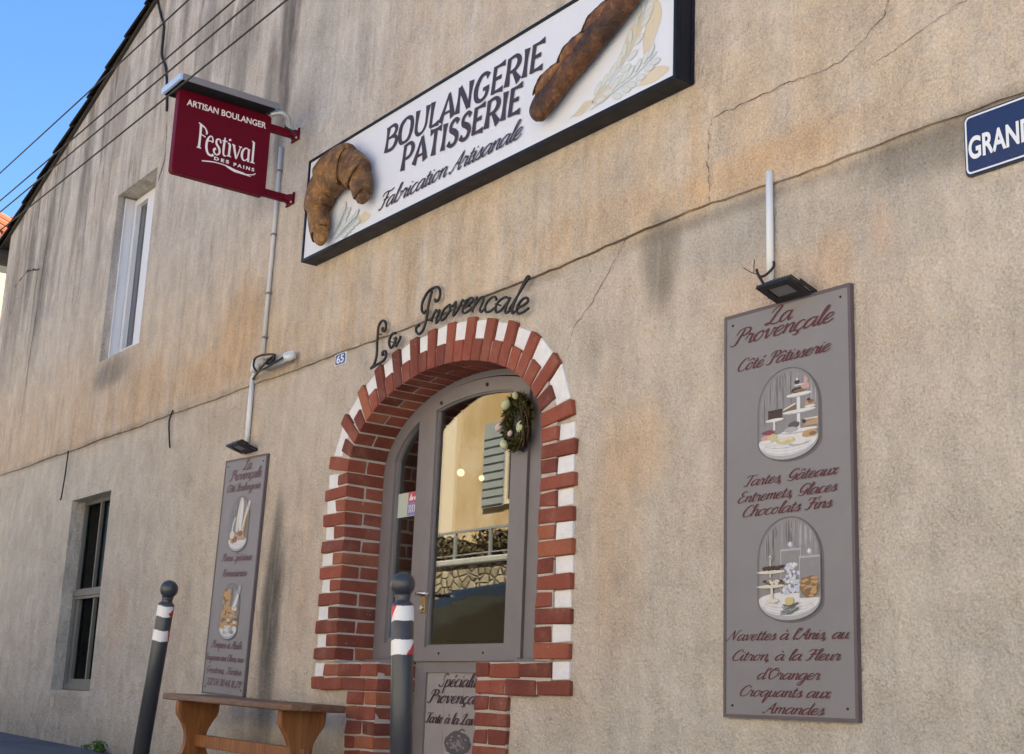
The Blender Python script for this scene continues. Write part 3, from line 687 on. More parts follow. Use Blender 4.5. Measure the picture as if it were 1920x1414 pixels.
# roof: tiled slopes, verge tiles stepping up the gable, gutter end
rf = MB()
for s, x0, x1 in ((1, -8.35, .3), (-1, .3, 8.95)):
    za, zb = rake(x0) if s > 0 else rake(.3), rake(.3) if s > 0 else rake(x1)
    rf.hexa([(x0, -.035, za+.012), (x1, -.035, zb+.012), (x1, -.035, zb+.035), (x0, -.035, za+.035)], [(x0, 11.2, za+.012), (x1, 11.2, zb+.012), (x1, 11.2, zb+.035), (x0, 11.2, za+.035)])
roof = rf.build('roof', K['dark_fascia'], bak)
vt = MB(); L = .43
def halfpipe(mb, p0, p1, r0_, r1_, n=8):
    vs = []; d = (Vector(p1)-Vector(p0)).normalized(); up_ = d.cross(Vector((0, 1, 0))); up_ = -up_ if up_.z < 0 else up_
    for p, rr in ((Vector(p0), r0_), (Vector(p1), r1_)):
        for k in (rr, rr-.014):
            for j in range(n+1): q = math.pi*j/n; vs.append(p+Vector((0, 1, 0))*k*math.cos(q)+up_*k*math.sin(q)*.8)
    m_ = n+1; fs = []
    for j in range(n): fs += [(j, j+1, 2*m_+j+1, 2*m_+j), (m_+j, 3*m_+j, 3*m_+j+1, m_+j+1), (j, m_+j, m_+j+1, j+1), (2*m_+j, 2*m_+j+1, 3*m_+j+1, 3*m_+j)]
    for j in (0, n): fs += [(j, 2*m_+j, 3*m_+j, m_+j)]
    fs += [tuple(m_+j for j in range(n+1)), tuple(3*m_+j for j in range(n+1))]
    mb.add(vs, fs, 0, False)
for i in range(21):
    xa = -8.36+i*.41; xb = xa+L
    for y in (-.005, .19, .385):
        halfpipe(vt, (xa, y, rake(xa)+.042), (xb, y, rake(xb)+.026), .078, .068)
for i in range(21):
    xa = 8.96-i*.41; xb = xa-L
    for y in (-.005, .19, .385): halfpipe(vt, (xa, y, rake(xa)+.042), (xb, y, rake(xb)+.026), .078, .068)
vt.build('verge_tiles', K['verge_shade_tile'], roof)
gt = MB(); gt.tube([(-8.28, -.14, 4.80), (-8.28, 11, 4.80)], .085, 12); gt.tube(spline([(-8.28, .15, 4.76), (-8.2, .14, 4.62), (-8.10, .12, 4.52), (-8.075, .12, 4.2), (-8.075, .12, -.2)], 4), .04, 10)
gt.build('gutter', K['dark_fascia'], bak)

# brick surround: jamb courses, ledge, piers, arch voussoirs
bk = MB(); WB = []; mo = MB(); rb = random.Random(5)
CH = (ZS-.65)/16; BH = CH-.0095; YF = -.022; YB = .205
def brick(x0, x1, y0, y1, z0, z1):
    e = .0045; j = lambda: rb.uniform(-e, e)
    a = [(x0+j(), y0+j(), z0+j()), (x1+j(), y0+j(), z0+j()), (x1+j(), y0+j(), z1+j()), (x0+j(), y0+j(), z1+j())]
    b = [(x0, y1, z0), (x1, y1, z0), (x1, y1, z1), (x0, y1, z1)]
    bk.hexa(a, b)
for sgn in (-1, 1):
    xi = CX+sgn*A
    def X(d): return xi+sgn*d
    for k in range(16):
        zt = ZS-CH*k; z0, z1 = zt-BH, zt
        if z1 < .80: continue
        long_ = (k % 2 == 1)
        if long_:
            brick(*sorted((X(0), X(.232))), YF, .088, z0, z1); brick(*sorted((X(0), X(.105))), .096, YB, z0, z1)
        else:
            brick(*sorted((X(0), X(.108))), YF, YB, z0, z1)
            e = rb.uniform(-.012, .008)
            WB.append(MB().box(*sorted((X(.110), X(.218+e))), -.010+rb.uniform(-.004, .003), .05, z0-.006, z1+.006))
# ledge (two courses) and piers
zl0 = .65
def course(x0, x1, z0, z1, start, y1=YB, yf=YF):
    x = x0; first = True
    while x < x1-.01:
        l = start if first else .22
        first = False; xe = min(x+l-.007, x1)
        if x1-xe < .05: xe = x1
        brick(x, xe, yf, y1, z0, z1); x = xe+.007
course(CX-A-.115, -.425, .65+CH, .65+CH+BH, .16); WB.append(MB().box(CX-A-.225, CX-A-.118, -.012, .05, .65+CH-.004, .65+CH+BH+.004))
course(CX-A-.24, -.425, .65, .65+BH, .115)
course(.41, CX+A+.115, .65+CH, .65+CH+BH, .10); WB.append(MB().box(CX+A+.118, CX+A+.225, -.012, .05, .65+CH-.004, .65+CH+BH+.004))
course(.41, CX+A+.24, .65, .65+BH, .215)
for k in range(9):
    z1 = .65-.007-k*CH; z0 = z1-BH
    course(-.70, -.425, z0, z1, .10 if k % 2 else .16); course(.41, .645, z0, z1, .105 if k % 2 == 0 else .225)
# arch: 27 voussoirs laid along the ellipse by equal arc length
N = 400; pts = arch(A, B, N); cum = [0]
for p, q in zip(pts, pts[1:]): cum.append(cum[-1]+math.hypot(q[0]-p[0], q[1]-p[1]))
def on_arch(s):
    s = max(0, min(cum[-1], s))
    for i in range(N):
        if cum[i+1] >= s:
            t = (s-cum[i])/(cum[i+1]-cum[i]); p = (pts[i][0]+(pts[i+1][0]-pts[i][0])*t, pts[i][1]+(pts[i+1][1]-pts[i][1])*t); break
    th = math.atan2((p[1]-ZS)/B, (p[0]-CX)/A); n_ = Vector((math.cos(th)/A, math.sin(th)/B)).normalized()
    # blend towards the radial direction so the outer joints open evenly
    return Vector(p), n_
NV = 27; S = cum[-1]/NV
ORI = []
for i in range(NV):
    p, n_ = on_arch((i+.5)*S); t_ = Vector((-n_.y, n_.x)); long_ = (i % 2 == 0)
    w_ = S*.5-.0045; Ln = .207+rb.uniform(-.006, .006) if long_ else .106
    wo_ = w_*1.03 if long_ else w_*1.12
    def q(u, v): a = p+t_*u+n_*v; return a
    def wedge(mb, v0, v1, wa, wc, y0, y1, sk=0):
        c = [q(wa, v0), q(wc+sk, v1), q(-wc+sk, v1), q(-wa, v0)]
        mb.hexa([(a.x, y0, a.y) for a in c], [(a.x, y1, a.y) for a in c])
    if long_:
        wedge(bk, 0, Ln, w_, wo_, YF-rb.uniform(0, .004), .088, rb.uniform(-.004, .004)); wedge(bk, 0, .105, w_, w_*1.03, .096, YB)
    else:
        wedge(bk, 0, Ln, w_, wo_, YF-rb.uniform(0, .003), YB)
    ORI.append((p, n_, long_))
for i in range(1, NV, 2):                                            # white blocks between the long bricks
    c = []
    for j, sg in ((i-1, 1), (i+1, -1)):
        p, n_, _ = ORI[j]; t_ = Vector((-n_.y, n_.x)); e = rb.uniform(-.010, .004)
        c.append((p+t_*sg*(S*.5+.000)+n_*.098, p+t_*sg*(S*.5+.001)+n_*(.200+e)))
    quad = [c[0][0], c[0][1], c[1][1], c[1][0]]; y = -.010+rb.uniform(-.004, .002)
    WB.append(MB().hexa([(a.x, y, a.y) for a in quad], [(a.x, .05, a.y) for a in quad]))
sur = bk.build('brick_surround', K['brick'], bak, bevel=.0055)
for q_ in WB:
    q_.v = [(x+rb.uniform(-.004, .004), y+rb.uniform(-.002, .002), z+rb.uniform(-.004, .004)) for x, y, z in q_.v]
    q_.build('white_block', K['white_render'], sur, bevel=.005)
mo.fill([(CX+A+.005, .79), (CX+A+.112, .79)]+arch(A+.10, B+.10)+[(CX-A-.112, .79), (CX-A-.005, .79)]+list(reversed(arch(A+.005, B+.005))), [], -.0145, .204)
mo.box(-.697, -.428, -.0145, .204, -.1, .648); mo.box(.413, .642, -.0145, .204, -.1, .648)
mo.box(CX-A-.112, -.428, -.0143, .203, .654, .785); mo.box(.413, CX+A+.112, -.0143, .203, .654, .785)
mo.build('mortar', K['mortar'], sur)

# ---- shop door and sidelights, set back in the arch
DY = .195
df = MB()
rr = lambda x0, x1, z0, z1: rect(x0, x1, z0, z1)
def arch_z(x, a, b): return ZS+b*math.sqrt(max(0, 1-((x-CX)/a)**2))
def arc_seg(x0, x1, a, b, n=14): return [(x0+(x1-x0)*i/n, arch_z(x0+(x1-x0)*i/n, a, b)) for i in range(n+1)]
AI, BI = A-.085, B-.075
sideL = [(-.748, .895), (-.520, .895)]+list(reversed(arc_seg(-.748, -.520, AI, BI)))
sideR = [(.545, .895), (.722, .895)]+list(reversed(arc_seg(.545, .722, AI, BI)))
leafhole = [(-.412, .80), (.452, .80)]+list(reversed(arc_seg(-.412, .452, A-.02, B-.030)))
df.fill([(CX-A-.003, .793), (CX+A+.003, .793)]+arch(A+.003, B+.003), [sideL, sideR, leafhole], DY+.006, DY+.075)
df.box(-.43, -.412, DY+.002, DY+.072, .0, .79); df.box(.452, .50, DY+.002, DY+.072, .0, .79)
frame = df.build('door_frame', K['door_paint'], bak, bevel=.004)
for h_ in (sideL, sideR):                                            # glazing beads and panes
    cxm = sum(p[0] for p in h_)/len(h_); czm = sum(p[1] for p in h_)/len(h_)
    inn = [(cxm+(x-cxm)*(.90), czm+(z-czm)*.975) for x, z in h_]
    mb = MB(); mb.fill(h_, [inn], DY+.022, DY+.05); mb.build('glazing_bead', K['door_paint'], frame)
    mb = MB(); mb.fill(h_, [], DY+.038, DY+.044); mb.build('sidelight_glass', K['glass'], frame)
for xa, xb in ((CX-A, -.428), (.455, CX+A)):
    mb = MB(); mb.box(xa, xb, .150, .30, .790, .808); mb.build('sill', K['door_paint'], frame, bevel=.004)
dl = MB()
leaf_out = [(-.405, .14), (.445, .14)]+list(reversed(arc_seg(-.405, .445, A-.03, B-.038)))
glass_hole = [(-.345, .868), (.318, .868)]+list(reversed(arc_seg(-.345, .318, A-.055, B-.108)))
low_hole = rect(-.315, .36, .22, .748)
dl.fill(leaf_out, [glass_hole, low_hole], DY-.006, DY+.05)
leaf = dl.build('door_leaf', K['door_paint'], bak, bevel=.004)
mb = MB(); inn = [(x*.972-.0004, .868+(z-.868)*.985+.012) for x, z in glass_hole]
mb.fill(glass_hole, [inn], DY+.006, DY+.03); mb.build('glazing_bead', K['door_paint'], leaf)
mb = MB(); mb.box(-.40, .445, DY-.022, DY-.008, .800, .812); mb.build('drip_rail', K['door_paint'], leaf)
mb = MB(); mb.fill(glass_hole, [], DY+.018, DY+.024); mb.build('door_glass', K['glass'], leaf)
mb = MB(); fr = Frame((0, DY+.004, 0))
mb.fill(low_hole, [], DY+.005, DY+.03)
for x in (-.16, .0, .16): mb.box(x-.0015, x+.0015, DY+.0035, DY+.006, .22, .745)
mb.build('lower_panel', K['lower_panel'], leaf)
mb = MB(); fr = Frame((0, DY+.003, 0))
script(mb, fr, 'Spécialités', -.205, .19, .682, .034, thick=.30); mb.build('panel_lettering', K['wine_dark'], leaf)
mb = MB(); script(mb, fr, 'Provençales', -.300, .215, .606, .034, thick=.30, h=.003); mb.build('panel_lettering', K['wine_dark'], leaf)
words(script, fr, 'Tarte à la Lavande', -.308, .245, .512, .027, thick=.36, h=.002, name='panel_lettering', mat=K['wine_dark'], parent=leaf)
mb = MB(); fr = Frame((0, DY+.003, 0))
flat(mb, fr, [(-.115, .33), (.055, .33), (.075, .385), (-.13, .385)], .001, PI['lgrey'])
rp = random.Random(2)
pts_ = [(-.03+.108*math.cos(t)*(1+rp.uniform(-.06, .06)), .425+.055*math.sin(t)*(1+rp.uniform(-.08, .08))) for t in [2*math.pi*i/26 for i in range(26)]]
flat(mb, fr, pts_, .0014, PI['charcoal'])
for i in range(50): a = rp.uniform(0, 6.28); d = rp.uniform(0, .85); flat(mb, fr, ell(-.03+.10*d*math.cos(a), .425+.048*d*math.sin(a), .010, .006, 7), .0016+i*1e-5, PI['grey'] if i % 3 else PI['outline'])
ribbon(mb, fr, spline([(-.03, .475), (.0, .49), (.03, .484)]), [.006]*7, .0018, PI['charcoal'])
mb.build('panel_picture', PM, leaf)
mb = MB(); mb.box(-.392, -.350, DY-.012, DY-.007, 1.035, 1.135); mb.build('lock_plate', K['brass'], leaf, bevel=.003)
mb = MB(); mb.tube([(-.372, DY-.01, 1.125), (-.372, DY-.05, 1.125), (-.365, DY-.055, 1.125), (-.33, DY-.055, 1.127), (-.27, DY-.055, 1.122)], .0085, 10)
mb.tube([(-.372, DY-.008, 1.06), (-.372, DY-.02, 1.06)], .012, 10); mb.build('handle', K['chrome'], leaf)
mb = MB(); mb.box(-.300, -.255, DY+.05, DY+.085, .99, 1.13); mb.tube([(-.278, DY+.08, 1.11), (-.278, DY+.12, 1.11), (-.20, DY+.12, 1.11)], .009, 8); mb.build('inner_lock', K['iron'], leaf)
mb = MB()
for x, z, q_ in ((-.21, .838, .006), (.16, .838, .006), (.10, 2.118, .010), (-.30, 2.088, .010)):
    mb = MB(); mb.ball((x, DY-.007, z), q_, 8, 6); mb.build('screw', K['iron'], leaf)

# ---- side windows
def recess(x0, x1, z0, z1, y1, mat, name, parent):
    mb = MB(); mb.box(x0-.3, x1+.3, y1, y1+.02, z0-.3, z1+.3); return mb.build(name, mat, parent)
def inner_box(x0, x1, z0, z1, y0, y1, mat, parent):
    mb = MB()
    mb.box(x0, x1, y1, y1+.02, z0, z1); mb.box(x0, x0+.02, y0, y1-.002, z0, z1); mb.box(x1-.02, x1, y0, y1-.002, z0, z1); mb.box(x0+.022, x1-.022, y0, y1-.002, z1-.02, z1); mb.box(x0+.022, x1-.022, y0, y1-.002, z0, z0+.02)
    mb.build('dark_room', mat, parent)
x0, x1, z0, z1 = LW; wy = .105
mb = MB(); xm = -4.900; zm = 1.325
mb.fill(rect(x0+.001, x1-.001, z0+.001, z1-.001), [rect(x0+.030, xm-.010, zm+.03, z1-.030), rect(xm+.010, x1-.030, zm+.03, z1-.030), rect(x0+.115, xm+.055, z0+.085, zm-.03), rect(xm+.080, x1-.060, z0+.085, zm-.03)], wy, wy+.05)
mb.box(x0+.003, x1-.003, wy-.022, wy-.001, zm-.028, zm+.02); mb.fill(rect(x0+.003, x1-.003, z0+.003, zm-.03), [rect(x0+.060, x1-.040, z0+.052, zm-.05)], wy-.015, wy-.001)
lwin = mb.build('window', K['green_grey'], bak, bevel=.003)
mb = MB(); mb.box(x0+.02, x1-.02, wy+.022, wy+.027, z0+.02, z1-.02); mb.build('pane', K['dark_glass'], lwin)
inner_box(x0-.02, x1+.02, z0-.02, z1+.02, .325, .9, K['dark_room'], lwin)
x0, x1, z0, z1 = UW; wy = .145; xm = -4.585
mb = MB()
mb.fill(rect(x0+.001, x1-.001, z0+.001, z1-.001), [rect(x0+.05, xm-.05, z0+.06, z1-.06), rect(xm+.05, x1-.05, z0+.06, z1-.06)], wy, wy+.06)
mb.fill(rect(x0+.030, xm-.001, z0+.030, z1-.028), [rect(x0+.080, xm-.075, z0+.11, z1-.072)], wy-.020, wy+.018)
mb.fill(rect(xm+.001, x1-.030, z0+.030, z1-.028), [rect(xm+.075, x1-.080, z0+.11, z1-.072)], wy-.020, wy+.018)
mb.box(x0+.002, x0+.016, .060, wy-.002, z0+.01, z1-.01); mb.box(x1-.016, x1-.002, .060, wy-.002, z0+.01, z1-.01)
mb.box(x0+.001, x0+.024, .050, .059, z0+.012, z1-.012); mb.box(x1-.024, x1-.001, .050, .059, z0+.012, z1-.012)
uwin = mb.build('window', K['pvc'], bak, bevel=.003); uwin['label'] = 'white plastic upper window'
mb = MB(); mb.box(x0+.06, x1-.06, wy+.02, wy+.026, z0+.07, z1-.07); mb.build('pane', K['pale_glass'], uwin)
mb = MB(); mb.box(x0+.03, x1-.03, wy+.09, wy+.10, z0, z1); mb.build('curtain', K['curtain'], uwin)
inner_box(x0-.02, x1+.02, z0-.02, z1+.02, .325, .9, K['dark_room'], uwin)

# ---- shop interior
mb = MB(); X0, X1, Y0, Y1, Z0, Z1 = -4.2, 2.6, .325, 4.6, .12, 2.75
mb.box(X0, X1, Y1, Y1+.05, Z0, Z1); mb.box(X0-.05, X0, Y0, Y1, Z0, Z1); mb.box(X1, X1+.05, Y0, Y1, Z0, Z1)
mb.box(X0, X1, Y0, Y1, Z1, Z1+.05); mb.box(X0, X1, Y0, Y1, Z0-.05, Z0); mb.build('shop_interior', K['room'], bak)
mb = MB(); mb.box(-3.6, .6, 2.3, 2.9, .122, 1.02); mb.box(-3.65, .65, 2.25, 2.95, 1.022, 1.06); mb.box(-3.5, .5, 2.4, 2.44, 1.07, 1.35)
tag(mb.build('shop_counter', K['dark_room'], bevel=.01), 'dark shop counter inside behind the arched glass door', 'counter')
for p, lb in (((-2.20, 1.60, 2.13), 'larger glowing globe lamp seen through the door glass, nearer the middle'), ((-1.95, 1.60, 2.065), 'smaller glowing globe lamp seen through the door glass beside the reflected shutter')):
    t = thing('globe_lamp', lb, 'lamp', p, 'globe lamps in the shop')
    r_ = .026 if 'larger' in lb else .019
    mb = MB(); mb.ball(p, r_, 12, 8); mb.build('globe', K['globe'], t)
    mb = MB(); mb.tube([(p[0], p[1], p[2]+r_), (p[0], p[1], 2.745)], .004, 6); mb.build('flex', K['cable'], t)
# ------------------------------------------------------------------ fascia sign over the door
SX0, SX1, SZ0, SZ1 = -1.405, 1.735, 3.040, 3.665
t = thing('bakery_sign', 'long white box sign BOULANGERIE PATISSERIE with croissant and baguette above the arched door', 'sign', (0, -.0115, 3.04))
mb = MB(); mb.fill(rect(SX0, SX1, SZ0, SZ1), [rect(SX0+.016, SX1-.016, SZ0+.016, SZ1-.014)], -.112, -.09); mb.box(SX0, SX1, -.0895, -.0125, SZ0, SZ1)
mb.box(SX1+.0005, SX1+.004, -.030, -.0125, SZ0+.004, SZ1-.004); mb.build('casing', K['navy'], t, bevel=.004)
mb = MB(); mb.box(SX0+.016, SX1-.016, -.104, -.0905, SZ0+.016, SZ1-.014); mb.build('face_panel', K['panel_white'], t)
fr = Frame((0, -.104, 0))
mb = MB(); flared(mb, fr, 'BOULANGERIE', -.525, .862, 3.440, 3.418, .140); mb.build('capital_lettering', K['ink'], t)
mb = MB(); flared(mb, fr, 'PATISSERIE', -.338, .702, 3.280, 3.256, .140, h=.003); mb.build('capital_lettering', K['ink'], t)
words(script, fr, 'Fabrication Artisanale', -.555, .715, 3.122, .048, b1=3.126, thick=.29, thin=.15, slant=.42, h=.0035, name='script_lettering', mat=K['ink'], parent=t)
def wheat(mb, path, n, size, h0, seed):
    r = random.Random(seed); pp = spline(path, 8); h = h0
    ribbon(mb, fr, pp, [.006]*len(pp), h, 0)
    for i in range(n):
        k = int((.32+.66*i/n)*(len(pp)-1)); (a, b), (a2, b2) = pp[k], pp[min(k+1, len(pp)-1)]; th = math.atan2(b2-b, a2-a)
        for sg in (1, -1):
            q = th+sg*.55; cx, cy = a+math.cos(q)*size*.7+math.cos(th+sg*1.57)*size*.28, b+math.sin(q)*size*.7+math.sin(th+sg*1.57)*size*.28
            o = [(cx+size*.62*math.cos(u)*math.cos(q)-size*.27*math.sin(u)*math.sin(q), cy+size*.62*math.cos(u)*math.sin(q)+size*.27*math.sin(u)*math.cos(q)) for u in [2*math.pi*j/14 for j in range(15)]]
            h += .00006; flat(mb, fr, o[:14], h, 1); h += .00003; ribbon(mb, fr, o, [.0036]*15, h, 0)
mb = MB()
for pts_ in ([(1.545, 3.19), (1.59, 3.25), (1.64, 3.36), (1.60, 3.44), (1.55, 3.36), (1.53, 3.26)], [(1.36, 3.21), (1.46, 3.27), (1.53, 3.36), (1.50, 3.40), (1.42, 3.33)],
             [(1.20, 3.125), (1.28, 3.17), (1.335, 3.145), (1.31, 3.105), (1.24, 3.10)], [(1.50, 3.09), (1.60, 3.135), (1.69, 3.10), (1.60, 3.075)], [(1.08, 3.10), (1.16, 3.14), (1.22, 3.12), (1.14, 3.09)]):
    c = spline(pts_+[pts_[0]], 6); flat(mb, fr, c[:-1], .0010, 2); ribbon(mb, fr, c, [.003]*len(c), .0013, 3)
wheat(mb, [(1.06, 3.10), (1.25, 3.14), (1.42, 3.24), (1.56, 3.46)], 9, .052, .0016, 1)
wheat(mb, [(1.20, 3.09), (1.36, 3.12), (1.50, 3.15), (1.62, 3.20)], 6, .048, .0030, 2)
WM = [K['wheat_line'], K['wheat_fill'], K['wheat_gold'], K['wheat_gold']]; mb.build('wheat_motif', WM, t); mb = MB()
wheat(mb, [(-1.08, 3.10), (-.98, 3.15), (-.90, 3.24)], 5, .045, .0045, 3)
wheat(mb, [(-1.02, 3.085), (-.90, 3.11), (-.76, 3.15)], 6, .042, .0055, 4)
c = spline([(-.80, 3.12), (-.72, 3.16), (-.64, 3.12), (-.72, 3.095), (-.80, 3.12)], 6); flat(mb, fr, c[:-1], .0010, 2); mb.build('wheat_motif', WM, t)
# croissant: a curled roll of five overlapping wraps
CREASE = []
def roll(mb, path, yc, radii, seams, flat_y=.8, seed=1, n=22, step=5, lump=.05, wraps=None):
    r = random.Random(seed); cen = spline([(a, b, q) for (a, b), q in zip(path, radii)], step); L_ = len(cen); vs = []; fs = []
    ph = [r.uniform(0, 6.28) for _ in range(8)]
    for i, (a, b, q) in enumerate(cen):
        p, s2 = cen[max(i-1, 0)], cen[min(i+1, L_-1)]; dx, dz = s2[0]-p[0], s2[1]-p[1]; l = math.hypot(dx, dz) or 1; nx, nz = -dz/l, dx/l
        u = i/(L_-1); k = 1.0
        for s_ in seams:
            d = u-s_+.012*math.sin(s_*50)
            if abs(d) < .022: k -= .20*(1-abs(d)/.022)
            elif 0 <= d-.022 < .09: k += .10*(1-(d-.022)/.09)
        if wraps:
            for a_, b_ in zip(wraps, wraps[1:]):
                if a_ <= u <= b_:
                    v_ = (u-a_)/(b_-a_); mid = (a_+b_)/2
                    if a_ < .5 < b_: k = 1.06+.06*math.sin(math.pi*v_)
                    elif mid < .5: k = 1.10-.27*v_**1.8
                    else: k = 1.10-.27*(1-v_)**1.8
        if wraps and any(abs(u-w_)*(L_-1) <= .5 for w_ in wraps[1:-1]): CREASE.append((a, b, q*(.98 if u < .5 else .98), nx, nz))
        for j in range(n):
            q_ = 2*math.pi*j/n; m_ = 1+lump*math.sin(3*q_+ph[0]+u*9)+lump*.6*math.sin(5*q_+ph[1]-u*17)+lump*.5*math.sin(u*40+ph[2]+q_)
            vs.append((a+nx*q*k*m_*math.cos(q_), yc-q*k*m_*flat_y*math.sin(q_), b+nz*q*k*m_*math.cos(q_)))
    for i in range(L_-1):
        for j in range(n): fs.append((i*n+j, i*n+(j+1) % n, (i+1)*n+(j+1) % n, (i+1)*n+j))
    fs += [tuple(range(n)), tuple(range((L_-1)*n, L_*n))]
    mb.add(vs, fs, 0, True)
mb = MB()
roll(mb, [(-1.055, 3.055), (-1.075, 3.10), (-1.12, 3.20), (-1.13, 3.31), (-1.07, 3.41), (-.95, 3.455), (-.82, 3.435), (-.72, 3.37), (-.655, 3.28), (-.63, 3.20), (-.625, 3.17)], -.165,
     [.022, .062, .082, .108, .128, .120, .115, .098, .080, .055, .018], [], .62, 3, 26, 14, .03, [0, .13, .27, .41, .60, .74, .87, 1])
cro = mb.build('croissant', K['croissant'], t)
for a, b, q, nx, nz in CREASE:                                       # burnt creases between the wraps
    r = random.Random(int(q*9999)); mb = MB()
    mb.tube([(a+nx*q*math.cos(u)-nz*.012*math.sin(2*u+1), -.165-q*.62*math.sin(u), b+nz*q*math.cos(u)+nx*.012*math.sin(2*u+1)) for u in [math.pi*i/18 for i in range(19)]], [.0045*r.uniform(.5, 1.3) for _ in range(19)], 6); mb.build('crease', K['crease'], cro)
mb = MB()
roll(mb, [(.862, 3.150), (.885, 3.168), (.95, 3.21), (1.08, 3.285), (1.24, 3.365), (1.40, 3.445), (1.52, 3.505), (1.60, 3.545), (1.625, 3.556)], -.155,
     [.026, .056, .068, .071, .072, .072, .067, .046, .018], [], .62, 5, 24, 8, .03)
bag = mb.build('baguette', K['crust'], t)
for (a, b) in ((.985, 3.275), (1.150, 3.355), (1.315, 3.435), (1.47, 3.512)):     # the lifted crust of the slashes
    mb = MB(); roll(mb, [(a-.085, b-.040), (a-.05, b-.012), (a+.015, b+.016), (a+.085, b+.040), (a+.125, b+.044)], -.178, [.008, .031, .042, .031, .008], [], .66, int(a*100), 14, 5, .07); rg = mb.build('crust_ridge', K['ridge'], bag)
    mb = MB(); mb.tube(spline([(a-.088, -.192, b-.038), (a-.045, -.196, b+.020), (a+.03, -.195, b+.044), (a+.10, -.192, b+.052)], 5), [.003, .006, .007, .006, .004, .006, .007, .006, .005, .007, .006, .005, .004, .004, .003, .002], 6); mb.build('crease', K['crease'], rg)

# ------------------------------------------------------------------ projecting sign
HX = -1.805
t = thing('projecting_sign', 'dark red projecting sign with white lettering under a grey lamp hood, on wall brackets', 'sign', (HX, 0, 3.5))
Y0, Y1, Z0, Z1 = -.795, -.198, 3.530, 4.052
def yz(y): return 3.565-.0 if False else 0
def rr_rect(a0, a1, b0, b1, r, n=5):
    out = []
    for cx, cy, q0 in ((a1-r, b0+r, -.5), (a1-r, b1-r, 0), (a0+r, b1-r, .5), (a0+r, b0+r, 1)):
        out += [(cx+r*math.cos(math.pi*(q0+.5*i/n)), cy+r*math.sin(math.pi*(q0+.5*i/n))) for i in range(n+1)]
    return out
def slab_x(mb, outline, xa, xb, mi=0):                              # outline in yz
    n = len(outline); vs = [(xb, y, z) for y, z in outline]+[(xa, y, z) for y, z in outline]
    mb.add(vs, [tuple(range(n)), tuple(range(2*n-1, n-1, -1))]+[(i, i+n, (i+1) % n+n, (i+1) % n) for i in range(n)], mi)
mb = MB(); slab_x(mb, rr_rect(Y0, Y1, Z0, Z1, .022), HX-.028, HX+.028); mb.build('panel', K['maroon'], t, bevel=.004)
fr = Frame((HX+.0285, 0, 0), (0, 1, 0), (0, 0, 1), (1, 0, 0))
mb = MB(); font(mb, fr, 'ARTISAN BOULANGER', -.745, -.232, 3.957, .040, .022); mb.build('lettering', K['pink_white'], t); mb = MB()
FEST = {'F': [[(.0,-.02,.1),(.2,.0,.1),(.42,-.02,.1)],[(.2,0,.22),(.22,1,.2),(.2,1.9,.22)],[(-.02,2.02,.1),(.25,1.9,.16),(.6,1.75,.13),(.82,1.45,.16),(.78,1.25,.14)],[(.25,1.12,.1),(.5,1.08,.1),(.72,1.0,.12)]],
 'e': [[(.12,.75,.1),(.4,.82,.1),(.62,.78,.12),(.55,1.15,.12),(.32,1.2,.12),(.08,.8,.2),(.05,.2,.22),(.25,-.28,.2),(.6,-.38,.2),(.78,-.25,.22)]],
 's': [[(.62,.9,.16),(.5,1.18,.12),(.22,1.1,.16),(.2,.75,.2),(.5,.4,.2),(.55,.0,.17),(.3,-.2,.12),(.05,-.05,.16),(.02,.2,.2),(.2,.3,.2)]],
 't': [[(.25,1.5,.1),(.2,1.0,.2),(.18,.3,.2),(.25,-.05,.16),(.45,-.08,.14)],[(.0,1.15,.1),(.25,1.2,.12),(.48,1.2,.1)]],
 'i': [[(.0,1.1,.1),(.2,1.0,.2),(.2,.4,.2),(.2,.0,.2)],[(-.02,-.04,.1),(.2,0,.1),(.42,-.04,.1)],[(.12,1.5,.16),(.18,1.42,.26),(.22,1.36,.16)]],
 'v': [[(-.08,1.12,.1),(.1,1.08,.12),(.25,1.08,.1)],[(.08,1.1,.2),(.25,.5,.21),(.42,-.1,.14)],[(.42,-.1,.1),(.6,.5,.1),(.75,1.1,.1)],[(.6,1.12,.1),(.75,1.1,.1),(.9,1.1,.1)]],
 'a': [[(.7,1.1,.1),(.4,1.15,.12),(.12,.8,.2),(.08,.3,.22),(.25,.0,.15),(.5,.05,.1),(.72,.35,.1)],[(.55,1.12,.1),(.85,1.1,.1)],[(.72,1.1,.2),(.72,.6,.2),(.74,-.05,.2)]],
 'l': [[(.0,2.0,.1),(.12,1.95,.12),(.22,1.95,.1)],[(.2,1.95,.2),(.2,1.0,.2),(.2,.0,.2)],[(-.02,-.02,.1),(.2,0,.1),(.44,-.02,.1)]]}
FA = {'F': .85, 'e': .78, 's': .74, 't': .55, 'i': .5, 'v': .88, 'a': .95, 'l': .45}
x = 0; st = []
for ch in 'Festival':
    for s in FEST[ch]: st.append([(x+p[0], p[1], p[2]) for p in spline(s, 5)])
    x += FA[ch]
kx = .372/x
for j, s in enumerate(st): ribbon(mb, fr, [(-.658+p[0]*kx, 3.718+p[1]*.076*(1-.12*p[0]/x)) for p in s], [p[2]*.068 for p in s], .0012+j*.00009)
mb.build('lettering', K['pink_white'], t); mb = MB()
font(mb, fr, 'D E S', -.545, -.450, 3.668, .022, .045, h=.003); mb.build('lettering', K['pink_white'], t); mb = MB(); font(mb, fr, 'P A I N S', -.420, -.285, 3.664, .022, .045, h=.003)
mb.build('lettering', K['pink_white'], t); mb = MB()
ribbon(mb, fr, spline([(-.618, 3.642), (-.54, 3.655), (-.45, 3.652), (-.37, 3.632), (-.30, 3.640), (-.275, 3.655)], 6), [.007, .007, .007, .007, .007, .007, .006, .006, .006, .006]+[.006]*21, .001)
